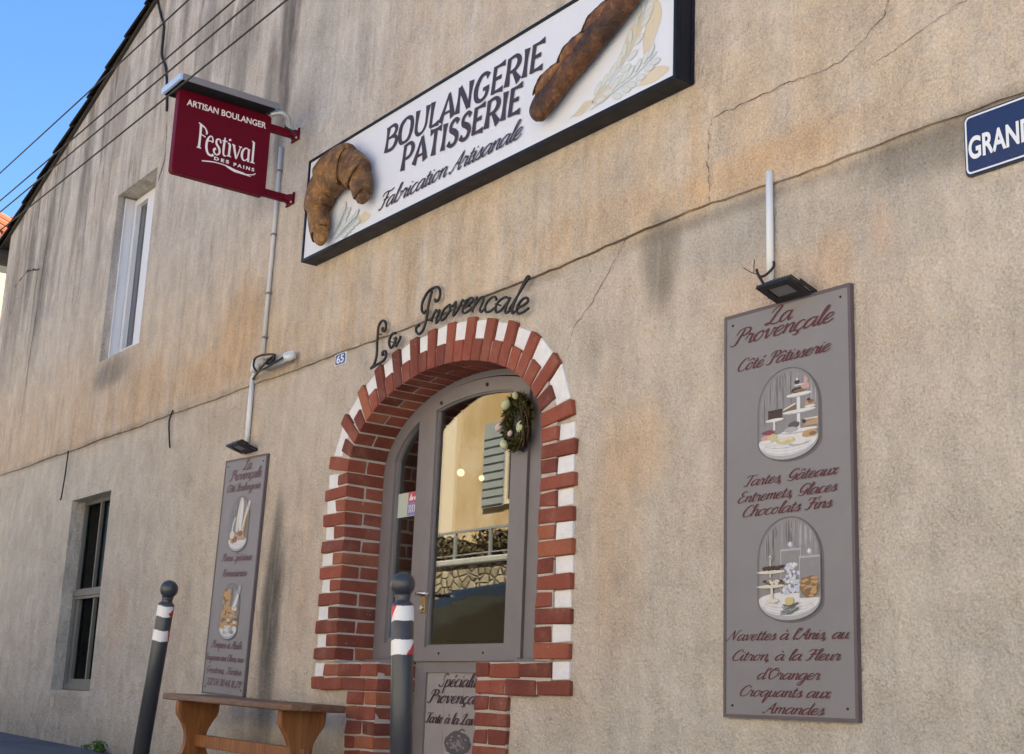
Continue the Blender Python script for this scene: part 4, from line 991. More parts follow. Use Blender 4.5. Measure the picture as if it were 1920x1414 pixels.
for i in range(7):
    ribbon(mb, fr, spline([(-.47+i*.018, 3.652-i*.002), (-.44+i*.018, 3.640-i*.0015), (-.40+i*.016, 3.628)], 5), [.003+.004*math.sin(math.pi*k/10) for k in range(11)], .002+i*.0001)
mb.build('wheat_ear', K['pink_white'], t)
mb = MB(); mb.box(HX-.12, HX+.150, -.832, -.215, 4.062, 4.082); mb.box(HX-.055, HX+.055, -.80, -.24, 4.0825, 4.115); mb.box(HX-.12, HX-.108, -.83, -.217, 4.046, 4.0615)
hood = mb.build('lamp_hood', K['hood'], t, bevel=.003)
mb = MB(); mb.box(HX+.1505, HX+.158, -.832, -.213, 4.046, 4.086); mb.build('hood_rim', K['hood_rim'], hood, bevel=.002)
mb = MB(); mb.box(HX-.122, HX+.159, -.852, -.8325, 4.044, 4.084); mb.build('end_cap', K['hood_end'], hood, bevel=.004)
for zz in (3.985, 3.563):
    mb = MB(); mb.box(HX-.018, HX+.018, Y1+.001, -.024, zz-.022, zz+.022); mb.box(HX-.05, HX+.05, -.024, -.0125, zz-.038, zz+.038)
    mb.hexa([(HX+.018, -.0245, zz-.02), (HX+.045, -.0245, zz-.03), (HX+.045, -.0245, zz+.03), (HX+.018, -.0245, zz+.02)], [(HX+.018, -.07, zz-.01), (HX+.022, -.07, zz-.01), (HX+.022, -.07, zz+.01), (HX+.018, -.07, zz+.01)])
    br = mb.build('wall_bracket', K['maroon'], t, bevel=.003)
    for dx, dz in ((-.036, -.026), (.036, -.026), (-.036, .026), (.036, .026)): mb = MB(); mb.tube([(HX+dx, -.0245, zz+dz), (HX+dx, -.034, zz+dz)], .008, 8); mb.build('bolt', K['steel'], br)
mb = MB(); mb.tube(spline([(HX+.03, -.24, 4.05), (HX+.06, -.17, 4.085), (HX+.05, -.09, 4.06), (HX+.02, -.10, 4.015), (HX+.03, -.05, 3.99), (HX+.04, -.02, 3.96)], 6), .008, 8); mb.build('cable', K['cable'], t)
mb = MB(); mb.tube(spline([(HX+.05, -.215, 4.05), (HX+.085, -.17, 4.062), (HX+.085, -.12, 4.04), (HX+.06, -.10, 4.005)], 6), .017, 10); mb.build('cable_sleeve', K['steel'], t)

# ------------------------------------------------------------------ painted menu boards
def dome(x0, x1, z0, z1):
    r_ = (x1-x0)/2; cx = (x0+x1)/2
    return [(x0, z0+r_*.5)]+ell(cx, z0+r_*.5, r_, r_*.5, 16, math.pi, 2*math.pi)[1:]+list(ell(cx, z1-r_, r_, r_, 24, 0, math.pi))
def dome_back(mb, fr, x0, x1, z0, z1, seed):
    o = dome(x0, x1, z0, z1); cx = (x0+x1)/2; r_ = (x1-x0)/2
    flat(mb, fr, [(a+.012, b-.008) for a, b in o], .0006, PI['shade'])
    flat(mb, fr, o, .0010, PI['grey']); ribbon(mb, fr, o+[o[0]], [.0028]*(len(o)+1), .0050, PI['outline'])
    r = random.Random(seed)
    for i in range(46):                                              # brushed streaks of the glass dome
        a = cx+r.uniform(-.9, .9)*r_; zt = z1-r_+math.sqrt(max(0, r_*r_-(a-cx)**2))-.012; l = r.uniform(.04, .13)
        right = a > cx+.25*r_
        ribbon(mb, fr, spline([(a, zt), (a+r.uniform(-.004, .004), zt-l/2), (a, zt-l)], 3), [.0012, .003, .004, .005, .004, .003, .0012], .0012+i*1.5e-5, PI['lgrey'] if (right and i % 3 == 0) else PI['streak' if (right or i % 3) else 'shade'])
    bz = z0+r_*.5                                                      # white foot of the dome
    flat(mb, fr, ell(cx, bz, r_*.99, r_*.49, 22, math.pi, 2*math.pi)+ell(cx, bz, r_*.99, r_*.17, 22, 0, math.pi)[1:-1], .0022, PI['lgrey'])
    flat(mb, fr, ell(cx-.004, bz+.002, r_*.96, r_*.40, 22, math.pi, 2*math.pi)+ell(cx-.004, bz+.002, r_*.96, r_*.17, 22, 0, math.pi)[1:-1], .00225, PI['white'])
    flat(mb, fr, ell(cx, bz+.004, r_*.93, r_*.16, 24), .0023, PI['white'])
    for i in range(4): e = ell(cx, bz-.002, r_*(.94-.05*i), r_*(.34-.08*i), 14, math.pi*1.1, math.pi*1.85); ribbon(mb, fr, e, [.0016, .0030, .0012]*5, .0024+i*2e-5, PI['blue' if i % 2 else 'lgrey'])
def blob_(mb, fr, cx, cy, rx, ry, h, c, seed=0, n=16, j=.12):
    r = random.Random(seed); flat(mb, fr, [(cx+rx*math.cos(q)*(1+r.uniform(-j, j)), cy+ry*math.sin(q)*(1+r.uniform(-j, j))) for q in [2*math.pi*i/n for i in range(n)]], h, PI[c])
def cake_picture(mb, fr, x0, x1, z0, z1):
    dome_back(mb, fr, x0, x1, z0, z1, 4); w_ = x1-x0; h_ = z1-z0; X = lambda u: x0+u*w_; Z = lambda v: z0+v*h_; h = .0026
    def plate(u, v, ru, rv=.014, c='white'):
        nonlocal h; h += .00004; flat(mb, fr, ell(X(u), Z(v), ru*w_, rv*h_, 18), h, PI[c])
    def bar(u0, u1, v0, v1, c):
        nonlocal h; h += .00004; flat(mb, fr, [(X(u0), Z(v0)), (X(u1), Z(v0)), (X(u1), Z(v1)), (X(u0), Z(v1))], h, PI[c])
    def lump(u, v, ru, rv, c, s=0):
        nonlocal h; h += .00004; blob_(mb, fr, X(u), Z(v), ru*w_, rv*h_, h, c, s)
    bar(.645, .70, .15, .70, 'white'); plate(.67, .155, .17, .02, 'lgrey'); plate(.67, .17, .12, .02)
    for v, ru in ((.29, .30), (.50, .27), (.68, .205)): plate(.68, v, ru, .022, 'lgrey'); plate(.68, v+.008, ru, .018)
    lump(.655, .735, .10, .032, 'choc', 1); lump(.70, .725, .10, .02, 'brown', 2); lump(.79, .765, .07, .035, 'pink', 3); plate(.68, .79, .09, .007); lump(.655, .825, .045, .025, 'choc', 4); lump(.655, .852, .02, .012, 'white', 5); lump(.80, .83, .03, .03, 'pink', 6)
    lump(.85, .565, .075, .035, 'tan', 7); lump(.87, .585, .05, .022, 'brown', 8); lump(.84, .61, .03, .015, 'choc', 9); plate(.86, .535, .09, .012)
    h += .00004; flat(mb, fr, [(X(.42), Z(.525)), (X(.63), Z(.525)), (X(.63), Z(.585))], h, PI['brown']); h += .00004; flat(mb, fr, [(X(.42), Z(.535)), (X(.63), Z(.585)), (X(.63), Z(.602)), (X(.43), Z(.553))], h, PI['white'])
    bar(.17, .40, .465, .545, 'choc')
    for i in range(6): lump(.19+.038*i, .553, .022, .014, 'choc', i)
    bar(.255, .29, .34, .455, 'white'); plate(.28, .452, .155, .018)
    lump(.60, .365, .09, .035, 'charcoal', 11); lump(.55, .315, .12, .03, 'lgrey', 12); h += .00004; flat(mb, fr, [(X(.74), Z(.33)), (X(.99), Z(.33)), (X(.99), Z(.40)), (X(.80), Z(.37))], h, PI['tan']); bar(.76, .98, .395, .412, 'cream'); lump(.76, .385, .03, .022, 'choc', 13)
    lump(.14, .26, .09, .045, 'pink', 14); lump(.24, .26, .085, .042, 'straw', 15); lump(.17, .325, .10, .028, 'red', 16); lump(.10, .33, .05, .010, 'charcoal', 17); lump(.13, .225, .10, .02, 'white', 18)
    lump(.45, .21, .16, .038, 'straw', 19); lump(.46, .222, .11, .022, 'cream', 20); lump(.50, .20, .05, .015, 'yellow', 23)
    lump(.86, .245, .13, .042, 'tan', 21); lump(.90, .24, .06, .02, 'brown', 22); lump(.82, .26, .05, .015, 'gold', 24)
def jar_picture(mb, fr, x0, x1, z0, z1):
    dome_back(mb, fr, x0, x1, z0, z1, 9); w_ = x1-x0; h_ = z1-z0; X = lambda u: x0+u*w_; Z = lambda v: z0+v*h_; h = .0026; r = random.Random(8)
    def lump(u, v, ru, rv, c, s=0):
        nonlocal h; h += .00003; blob_(mb, fr, X(u), Z(v), ru*w_, rv*h_, h, c, s, 10)
    def line(p, wd, c):
        nonlocal h; h += .00004; q = [(X(a), Z(b)) for a, b in p]; q = spline(q, 3) if len(q) > 2 else q; ribbon(mb, fr, q, [wd]*len(q), h, PI[c])
    for u0, u1, vb, vt in ((.37, .69, .26, .67), (.67, .99, .21, .59)):
        h += .00004; flat(mb, fr, [(X(u0), Z(vb)), (X(u1), Z(vb)), (X(u1), Z(vt)), (X(u0), Z(vt))], h, PI['grey'])
        line([(u0, vb), (u0, vt)], .004, 'lgrey'); line([(u1, vb), (u1, vt)], .004, 'lgrey'); line([(u0-.01, vt+.01), (u1+.01, vt+.01)], .007, 'lgrey'); line([(u0+.05, vt+.025), (u1-.06, vt+.03)], .006, 'bluegrey')
        lump((u0+u1)/2, vt+.06, .045, .03, 'lgrey', 3); lump((u0+u1)/2-.01, vt+.065, .022, .018, 'white', 4)
    for i in range(70): v = r.uniform(.26, .54); lump(r.uniform(.40+max(0, (v-.46)*1.2), .665), v, .026, .017, 'blue' if i % 3 else 'white', i)
    lump(.83, .31, .145, .105, 'brown', 5)
    for i in range(40): lump(.83+r.uniform(-.11, .11), .31+r.uniform(-.085, .085), .04, .013, ('tan', 'gold', 'brown')[i % 3], i)
    line([(.21, .42), (.21, .60)], .005, 'cream'); line([(.19, .61), (.21, .635), (.23, .61), (.21, .59)], .004, 'cream')
    for v, c in ((.475, 'choc'), (.335, 'brown')):
        h += .00004; flat(mb, fr, ell(X(.22), Z(v), .23*w_, .018*h_, 16), h, PI['cream'])
        for i in range(30): lump(.24+r.uniform(-.16, .18), v+.022+r.uniform(0, .030), .03, .012, (c, 'choc', 'choc' if c == 'choc' else 'cream')[i % 3], i)
    line([(.24, .20), (.24, .33)], .010, 'cream'); lump(.25, .195, .11, .022, 'cream', 7)
    lump(.52, .185, .07, .042, 'yellow', 8); lump(.55, .20, .035, .02, 'straw', 9); line([(.48, .115), (.56, .14), (.66, .165)], .006, 'charcoal'); line([(.50, .14), (.42, .15)], .005, 'green')
    for i in range(16): line([(.36+r.uniform(0, .2), .05+r.uniform(0, .05)), (.40+r.uniform(0, .3), .10+r.uniform(0, .05))], .003, 'bluegrey' if i % 2 else 'green')
def bread_picture(mb, fr, x0, x1, z0, z1, kind):
    dome_back(mb, fr, x0, x1, z0, z1, 14+kind); w_ = x1-x0; h_ = z1-z0; X = lambda u: x0+u*w_; Z = lambda v: z0+v*h_; h = .0026; r = random.Random(kind+30)
    def loaf(u0, v0, u1, v1, wd, c):
        nonlocal h; h += .00005; q = spline([(X(u0), Z(v0)), (X((u0+u1)/2), Z((v0+v1)/2)), (X(u1), Z(v1))], 5); ribbon(mb, fr, q, [wd*(.35+.65*math.sin(math.pi*(i+.6)/(len(q)+.2))) for i in range(len(q))], h, PI[c])
    if kind == 0:
        for a, b, c_, d, wd, c in ((.40,.35,.55,.97,.060,'cream'),(.58,.35,.60,.92,.040,'white'),(.66,.25,.98,.90,.045,'cream'),(.72,.22,.95,.72,.035,'tan'),(.80,.25,.92,.65,.018,'brown'),(.15,.35,.28,.62,.03,'white'),(.18,.38,.36,.68,.02,'bluegrey')): loaf(a, b, c_, d, wd, c)
        for u, v, ru, rv, c in ((.28,.24,.22,.10,'tan'),(.34,.22,.15,.06,'brown'),(.18,.30,.13,.07,'cream'),(.66,.27,.18,.08,'gold'),(.72,.22,.2,.05,'tan'),(.62,.32,.12,.05,'brown'),(.70,.17,.25,.03,'white')):
            h += .00005; blob_(mb, fr, X(u), Z(v), ru*w_, rv*h_, h, c, int(u*100))
    else:
        for i in range(34):
            u, v = r.uniform(.12, .40), r.uniform(.22, .86); h += .00004; blob_(mb, fr, X(u), Z(v), .13*w_, .05*h_, h, ('gold', 'tan', 'gold', 'brown')[i % 4], i)
        loaf(.55, .35, .98, .95, .055, 'lgrey'); loaf(.62, .45, .9, .8, .03, 'white')
        for i in range(36):
            u, v = r.uniform(.45, .95), r.uniform(.22, .56); h += .00004; blob_(mb, fr, X(u), Z(v), .10*w_, .035*h_, h, ('gold', 'brown', 'cream', 'tan')[i % 4], i)
        for i in range(10): u, v = r.uniform(.2, .8), r.uniform(.10, .2); h += .00004; blob_(mb, fr, X(u), Z(v), .10*w_, .03*h_, h, ('white', 'bluegrey', 'lgrey')[i % 3], i)
def menu_board(x0, x1, z0, z1, rotdeg, mat, label):
    cx, cz = (x0+x1)/2, (z0+z1)/2; w_, h_ = x1-x0, z1-z0
    t = thing('menu_board', label, 'sign', (cx, 0, cz), 'painted menu boards', (0, R(rotdeg), 0), local=True)
    mb = MB(); mb.box(-w_/2, w_/2, -.0175, -.002, -h_/2, h_/2); mb.build('panel', mat, t, bevel=.002, local=True)
    mb = MB(); e = .011; mb.fill(rect(-w_/2-.001, w_/2+.001, -h_/2-.001, h_/2+.001), [rect(-w_/2+e, w_/2-e, -h_/2+e, h_/2-e)], -.0195, -.001); mb.build('edge_band', K['board_edge'], t, bevel=.002, local=True)
    for sx in (-1, 1):
        for sz in (-1, 1): mb = MB(); mb.ball((sx*(w_/2-.042), -.0180, sz*(h_/2-.040)), .0045, 8, 6); mb.build('screw', K['iron'], t, local=True)
    return t, Frame((-cx-.010, -.0175, -cz))
t, fr = menu_board(1.917, 2.506, .596, 2.034, 0, K['board'], 'grey painted board with cake and jar pictures to the right of the door')
mb = MB()
for tx, a0, a1, b, xh in (('La', 2.128, 2.262, 1.962, .036), ('Provençale', 1.958, 2.446, 1.915, .035), ('Côté Pâtisserie', 1.998, 2.430, 1.815, .026),
    ('Tartes, Gâteaux', 2.025, 2.458, 1.390, .0225), ('Entremets, Glaces', 1.998, 2.450, 1.334, .0225), ('Chocolats Fins', 2.022, 2.428, 1.282, .0235),
    ("Navettes à l'Anis, au", 1.940, 2.488, .855, .0215), ('Citron, à la Fleur', 1.972, 2.452, .787, .0215), ("d'Oranger", 2.088, 2.366, .725, .022), ('Croquants aux', 2.008, 2.412, .668, .0215), ('Amandes', 2.112, 2.382, .614, .022)):
    words(script, fr, tx, a0, a1, b, xh*.92, thick=.34, thin=.12, h=.0012+b*.0004, mat=K['wine'], parent=t, local=True)
mb = MB(); cake_picture(mb, fr, 2.097, 2.375, 1.463, 1.787); mb.build('painted_cakes', PM, t, local=True)
mb = MB(); jar_picture(mb, fr, 2.094, 2.374, .917, 1.265); mb.build('painted_jars', PM, t, local=True)
t, fr = menu_board(-2.425, -1.856, .598, 2.000, 2.2, K['board_l'], 'faded grey board with bread pictures left of the door above the bench')
mb = MB(); q0 = -2.456
for tx, a0, a1, b, xh in (('La', .30, .42, 1.925, .035), ('Provençale', .12, .565, 1.868, .034), ('Côté Boulangerie', .105, .565, 1.800, .025), ('Pains Spéciaux', .125, .55, 1.380, .024), ('Viennoiseries', .17, .50, 1.288, .024),
    ('Pompes à Huile', .105, .53, .868, .024), ('Fougasses aux Olives, aux', .045, .575, .795, .021), ('Gratons, Tartes', .075, .56, .722, .022), ('Tél 04.90.48.16.29', .09, .575, .650, .023)):
    words(script, fr, tx, q0+a0, q0+a1, b, xh, thick=.40, thin=.18, h=.0012+b*.0004, mat=K['wine_faded'], parent=t, local=True)
mb = MB(); bread_picture(mb, fr, q0+.20, q0+.45, 1.435, 1.765, 0); mb.build('painted_breads', PM, t, local=True)
mb = MB(); bread_picture(mb, fr, q0+.20, q0+.44, .920, 1.245, 1); mb.build('painted_biscuits', PM, t, local=True)

# ------------------------------------------------------------------ plates
t = thing('street_plate', 'dark blue enamel street plate with white border, cut by the right edge', 'street sign', (3.42, 0, 2.27))
mb = MB(); mb.prism(rr_rect(2.968, 3.87, 2.272, 2.480, .020), -.012, -.001); mb.build('plate', K['blue_edge'], t, bevel=.003)
mb = MB(); mb.prism(rr_rect(2.972, 3.866, 2.276, 2.476, .018), -.0145, -.0122); mb.build('enamel_face', K['blue_plate'], t)
mb = MB(); mb.fill(rr_rect(2.9755, 3.8625, 2.2795, 2.4725, .018), [rr_rect(2.981, 3.857, 2.285, 2.467, .014)], -.0158, -.0146); mb.build('white_border', K['enamel_white'], t)
mb = MB(); font(mb, Frame((0, -.0146, 0)), 'GRAND', 2.986, 3.217, 2.325, .077, .030); mb.build('lettering', K['enamel_white'], t); mb = MB(); font(mb, Frame((0, -.0146, 0)), 'RUE', 3.275, 3.410, 2.325, .077, .030); mb.build('lettering', K['enamel_white'], t)
t = thing('house_number', 'small white plate with blue number 65 left of the arch', 'number plate', (-1.044, 0, 2.385))
mb = MB(); mb.prism(rr_rect(-1.105, -.983, 2.386, 2.453, .006), -.006, -.0005); mb.build('plate', K['enamel_white'], t, bevel=.001)
mb = MB(); mb.prism(rr_rect(-1.098, -.990, 2.390, 2.449, .012), -.0072, -.0062); mb.build('blue_field', K['blue65'], t)
mb = MB(); font(mb, Frame((0, -.0073, 0)), '65', -1.083, -1.003, 2.3965, .046, .020); mb.build('digits', K['enamel_white'], t)

# ------------------------------------------------------------------ wrought iron name over the arch
def iron(mb, pts, r_=.0072, n=7, y=-.034):
    q = spline(pts, 6); q = [p for i, p in enumerate(q) if i == 0 or (Vector(p)-Vector(q[i-1])).length > 1e-5]
    mb.tube([(a, y+.0005*math.sin(i*.7), b) for i, (a, b) in enumerate(q)], r_, 8)
mb = MB()
iron(mb, [(-.655, 2.292), (-.62, 2.312), (-.603, 2.36), (-.606, 2.44), (-.604, 2.50), (-.585, 2.528), (-.556, 2.532), (-.530, 2.512), (-.528, 2.483), (-.545, 2.472), (-.562, 2.484), (-.556, 2.496)])
iron(mb, [(-.655, 2.292), (-.61, 2.300), (-.565, 2.306), (-.528, 2.312), (-.506, 2.334), (-.515, 2.358), (-.540, 2.360), (-.545, 2.346), (-.532, 2.344)])
iron(mb, [(-.425, 2.438), (-.455, 2.440), (-.480, 2.420), (-.482, 2.390), (-.465, 2.368), (-.442, 2.374), (-.422, 2.396), (-.415, 2.408), (-.438, 2.410)])
iron(mb, [(-.420, 2.418), (-.424, 2.385), (-.414, 2.368), (-.395, 2.382), (-.372, 2.412)])
for a, b in ((-.604, 2.47), (-.482, 2.405)): mb.tube([(a, -.034, b), (a, .0, b)], .003, 6)
tag(mb.build('iron_lettering', K['iron']), 'short two letter word in black wrought iron beside the house number', 'lettering', 'wrought iron shop name')
mb = MB()
iron(mb, [(-.142, 2.497), (-.165, 2.490), (-.186, 2.515), (-.178, 2.555), (-.14, 2.590), (-.085, 2.604), (-.04, 2.594), (-.022, 2.562), (-.035, 2.532), (-.058, 2.527), (-.066, 2.540)])
iron(mb, [(-.100, 2.592), (-.122, 2.53), (-.137, 2.455), (-.155, 2.41), (-.19, 2.388), (-.222, 2.402), (-.225, 2.428), (-.200, 2.434)])
def arcb(x): return 2.412+.008*math.sin((x+.1)*6)-.21*max(0, x-.12)**1.35-.02*max(0, -.0-x)
X0_ = -.108
st = []; xx = 0
for ch in 'rovencale':
    for s in G[ch][1]:
        if ch == 'l': s = [(0,.25),(.3,1.2),(.55,2.1),(.62,2.3),(.5,2.35),(.4,2.0),(.2,.5),(.3,.0),(.55,.3)]
        st.append([(xx+a+.30*b, b) for a, b in s])
    xx += G[ch][0]
kx = .80/xx
for s in st:
    iron(mb, [(X0_+a*kx, arcb(X0_+(a-.3*b)*kx)+b*.066) for a, b in s], .0062)
for a in (-.13, .2, .45, .62): mb.tube([(a, -.034, arcb(a)+.04), (a, .0, arcb(a)+.04)], .004, 6)
tag(mb.build('iron_lettering', K['iron']), 'long word in black wrought iron curving over the top of the brick arch', 'lettering', 'wrought iron shop name')

# ------------------------------------------------------------------ conduits, junction box, floodlights, cables
mb = MB(); mb.tube([(-1.975, -.028, 3.96), (-1.972, -.028, 3.5), (-1.985, -.028, 2.62)], .0125, 10); c = mb.build('conduit', K['conduit_grey'])
tag(c, 'thin grey conduit running down the wall below the projecting sign', 'conduit', 'wall conduits')
for z in (3.80, 3.38, 3.0, 2.72): mb = MB(); mb.box(-1.991, -1.959, -.043, -.012, z-.006, z+.006); mb.build('clip', K['hood_rim'], c)
mb = MB(); mb.tube([(-2.125, -.017, 2.485), (-2.127, -.017, 2.06)], .0155, 12); tag(mb.build('conduit', K['conduit']), 'white conduit above the left floodlight', 'conduit', 'wall conduits')
mb = MB(); mb.tube([(2.143, -.018, 2.545), (2.145, -.018, 2.06)], .0135, 12); tag(mb.build('conduit', K['conduit']), 'white conduit above the right floodlight', 'conduit', 'wall conduits')
t = thing('junction_box', 'grey junction box with looped black cable at the foot of the grey conduit', 'electrical box', (-1.78, -.012, 2.49))
mb = MB(); mb.box(-1.90, -1.60, -.060, -.0125, 2.495, 2.555); mb.build('box', K['box_grey'], t, bevel=.006)
mb = MB(); mb.tube([(-1.555, -.055, 2.505), (-1.545, -.075, 2.535)], .036, 14); mb.tube([(-1.60, -.04, 2.52), (-1.555, -.05, 2.52)], .018, 10); mb.build('photo_sensor', K['conduit'], t)
mb = MB(); mb.tube(spline([(-2.125, -.017, 2.487), (-2.10, -.02, 2.51), (-2.07, -.03, 2.545), (-2.05, -.035, 2.565)], 4), .013, 10); mb.tube([(-2.08, -.032, 2.525), (-2.04, -.04, 2.578)], .025, 12); mb.build('elbow', K['conduit'], t)
mb = MB(); mb.ball((-1.895, -.065, 2.545), .026, 12, 8); mb.build('cap', K['box_grey'], t)
mb = MB()
mb.tube(spline([(-2.11, -.02, 2.485), (-2.0, -.05, 2.492), (-1.90, -.075, 2.492), (-1.80, -.085, 2.490), (-1.70, -.08, 2.505), (-1.60, -.07, 2.525), (-1.55, -.07, 2.53)], 5), .0065, 8)
mb.tube(spline([(-1.98, -.05, 2.495), (-1.985, -.08, 2.53), (-1.955, -.09, 2.572), (-1.88, -.09, 2.578), (-1.80, -.085, 2.570), (-1.72, -.08, 2.555), (-1.74, -.08, 2.525), (-1.82, -.08, 2.525)], 5), .0065, 8)
mb.tube(spline([(-1.93, -.07, 2.495), (-1.86, -.085, 2.505), (-1.76, -.085, 2.54), (-1.70, -.08, 2.55)], 5), .006, 8)
mb.build('cable_loop', K['cable'], t)
mb = MB(); mb.box(-1.83, -1.74, -.078, -.0605, 2.515, 2.553); mb.build('connector', K['cable'], t, bevel=.004)

def floodlight(cx, y0, z, label):
    """box lamp on a bracket, its glass turned down towards the board"""
    t = thing('floodlight', label, 'lamp', (cx, y0, z), 'floodlights over the menu boards', (R(-17), 0, 0), local=True)
    w_, d_ = .156, .112
    mb = MB(); mb.fill([(-w_/2, -d_), (w_/2, -d_), (w_/2, 0), (-w_/2, 0)], [[(-w_/2+.03, -d_+.026), (w_/2-.03, -d_+.026), (w_/2-.03, -.026), (-w_/2+.03, -.026)]], 0, .012)
    vs = [(x, b, -y) for x, y, b in mb.v]; mb.v = [(x, b, y) for x, y, b in [(v[0], v[1], v[2]) for v in mb.v]]
    body = MB(); body.v = mb.v; body.f = mb.f; body.mi = mb.mi; body.sm = mb.sm
    body.hexa([(-w_/2+.008, -d_+.008, .013), (w_/2-.008, -d_+.008, .013), (w_/2-.008, -.008, .013), (-w_/2+.008, -.008, .013)], [(-w_/2+.025, -d_+.022, .036), (w_/2-.025, -d_+.022, .036), (w_/2-.025, -.022, .036), (-w_/2+.025, -.022, .036)])
    for i in range(8): x = -w_/2+.030+i*.0132; body.box(x, x+.004, -d_+.03, -.03, .0362, .046)
    b = body.build('housing', K['black_alu'], t, bevel=.002, local=True)
    mb = MB(); mb.box(-w_/2+.031, w_/2-.031, -d_+.027, -.027, .006, .010); mb.build('lens', K['lens'], t, local=True)
    mb = MB(); mb.box(-w_/2-.008, -w_/2-.004, -d_*.6, .02, .012, .026); mb.box(w_/2+.004, w_/2+.008, -d_*.6, .02, .012, .026); mb.box(-w_/2-.008, w_/2+.008, .02, .024, .010, .030)
    mb.build('bracket', K['black_alu'], t, local=True)
    return t
floodlight(2.262, -.028, 2.028, 'black floodlight over the right menu board, with loose wires')
floodlight(-2.085, -.028, 2.024, 'black floodlight over the left menu board')
mb = MB()
mb.tube(spline([(2.175, -.05, 2.055), (2.15, -.055, 2.10), (2.125, -.06, 2.145), (2.118, -.06, 2.165)], 5), .0055, 8)
mb.tube(spline([(2.130, -.060, 2.135), (2.155, -.055, 2.135), (2.185, -.045, 2.160), (2.178, -.035, 2.185)], 5), .005, 8)
mb.tube(spline([(2.122, -.06, 2.145), (2.095, -.06, 2.158), (2.055, -.06, 2.185)], 5), .0018, 6); mb.tube(spline([(2.105, -.06, 2.155), (2.105, -.06, 2.18), (2.108, -.06, 2.205)], 5), .0018, 6)
tag(mb.build('lamp_wires', K['cable']), 'loose black wire ends above the right floodlight', 'wires')
for pts_, rr_, lb in (([(-4.53, 6.06), (-4.40, 5.86), (-4.318, 5.74), (-4.306, 5.514), (-4.25, 5.42), (-4.174, 5.327), (-4.09, 5.08), (-4.059, 4.93)], .010, 'thin dark cable hanging down the gable wall from the roof edge'),
                      ([(-3.333, 2.472), (-3.38, 2.407), (-3.355, 2.30), (-3.322, 2.213)], .006, 'short loose wire hanging below the wall joint'),
                      ([(-5.44, 2.46), (-5.45, 2.29), (-5.478, 2.09), (-5.50, 2.07)], .006, 'short loose wire above the lower window')):
    mb = MB(); mb.tube([(a, -.022, b) for a, b in spline(pts_, 5)], rr_, 7); tag(mb.build('wall_cable', K['cable']), lb, 'cable', 'cables on the facade')
for i, (za, zb, lb) in enumerate(((3.602, 3.5725, 'highest of four overhead cables crossing in front of the gable'), (3.398, 3.358, 'second of four overhead cables from the top'),
                     (3.318, 3.279, 'third of four overhead cables from the top'), (3.190, 3.154, 'lowest of four overhead cables, passing before the red sign hood'))):
    mb = MB(); n = 60; k = (zb-za)/2.9
    pth = []
    for j in range(n+1):
        x = -40+80*j/n; pth.append((x, -1.5, za+k*(x+2.0)+.0009*(x*x-4)))
    mb.tube(pth, .0042, 6); tag(mb.build('overhead_cable', K['cable']), lb, 'cable', 'overhead cables')

# ------------------------------------------------------------------ bollards
def bollard(x, y, lean, h, label, tape):
    zb = gz(x)-.02; view = math.degrees(math.atan2(-3.5-y, 5.4-x)); t = thing('bollard', label, 'bollard', (x, y, zb), 'ball-topped bollards on the pavement', (0, R(lean), 0), local=True)
    H = h; rr_ = .038
    mb = MB(); mb.lathe([(rr_, 0), (rr_, H-.114), (rr_-.003, H-.109), (.029, H-.105), (.0255, H-.100), (.0255, H-.088), (.030, H-.078)], 32); mb.build('post', K['bollard'], t, local=True)
    mb = MB(); mb.ball((0, 0, H-.0415), .0425, 28, 18); mb.build('ball', K['bollard'], t, local=True)
    for z0, red in zip((H-.170, H-.284), tape):
        mb = MB(); n, m_ = 72, 10; hh = .050; vs = []; r = random.Random(int(z0*1000))
        for i in range(m_+1):
            for j in range(n+1):
                q = 2*math.pi*j/n; zz = z0+hh*i/m_+(.0016*math.sin(j*.35)+r.uniform(-.0012, .0012) if i in (0, m_) else 0)
                vs.append((.0388*math.cos(q), .0388*math.sin(q), zz))
        for i in range(m_):
            for j in range(n):
                av = (360*(j+.5)/n-view+180) % 360-180; u = red(av, i/m_)
                mb.add([vs[i*(n+1)+j], vs[i*(n+1)+j+1], vs[(i+1)*(n+1)+j+1], vs[(i+1)*(n+1)+j]], [(0, 1, 2, 3)], 1 if u else 0, True)
        mb.build('reflective_band', [K['tape_white'], K['tape_red']], t, local=True)
    return t
bollard(1.435, -1.0, -5.1, .972, 'upright slate bollard with torn white and red tape in front of the door', (lambda q, v: q < -78+52*v or q > 118, lambda q, v: q > 22+62*v or q < -120))
bollard(-1.015, -.95, 10.9, 1.022, 'leaning slate bollard with white tape, left of the bench', (lambda q, v: q > 48-20*math.sin(v*6), lambda q, v: q > 62-16*v))

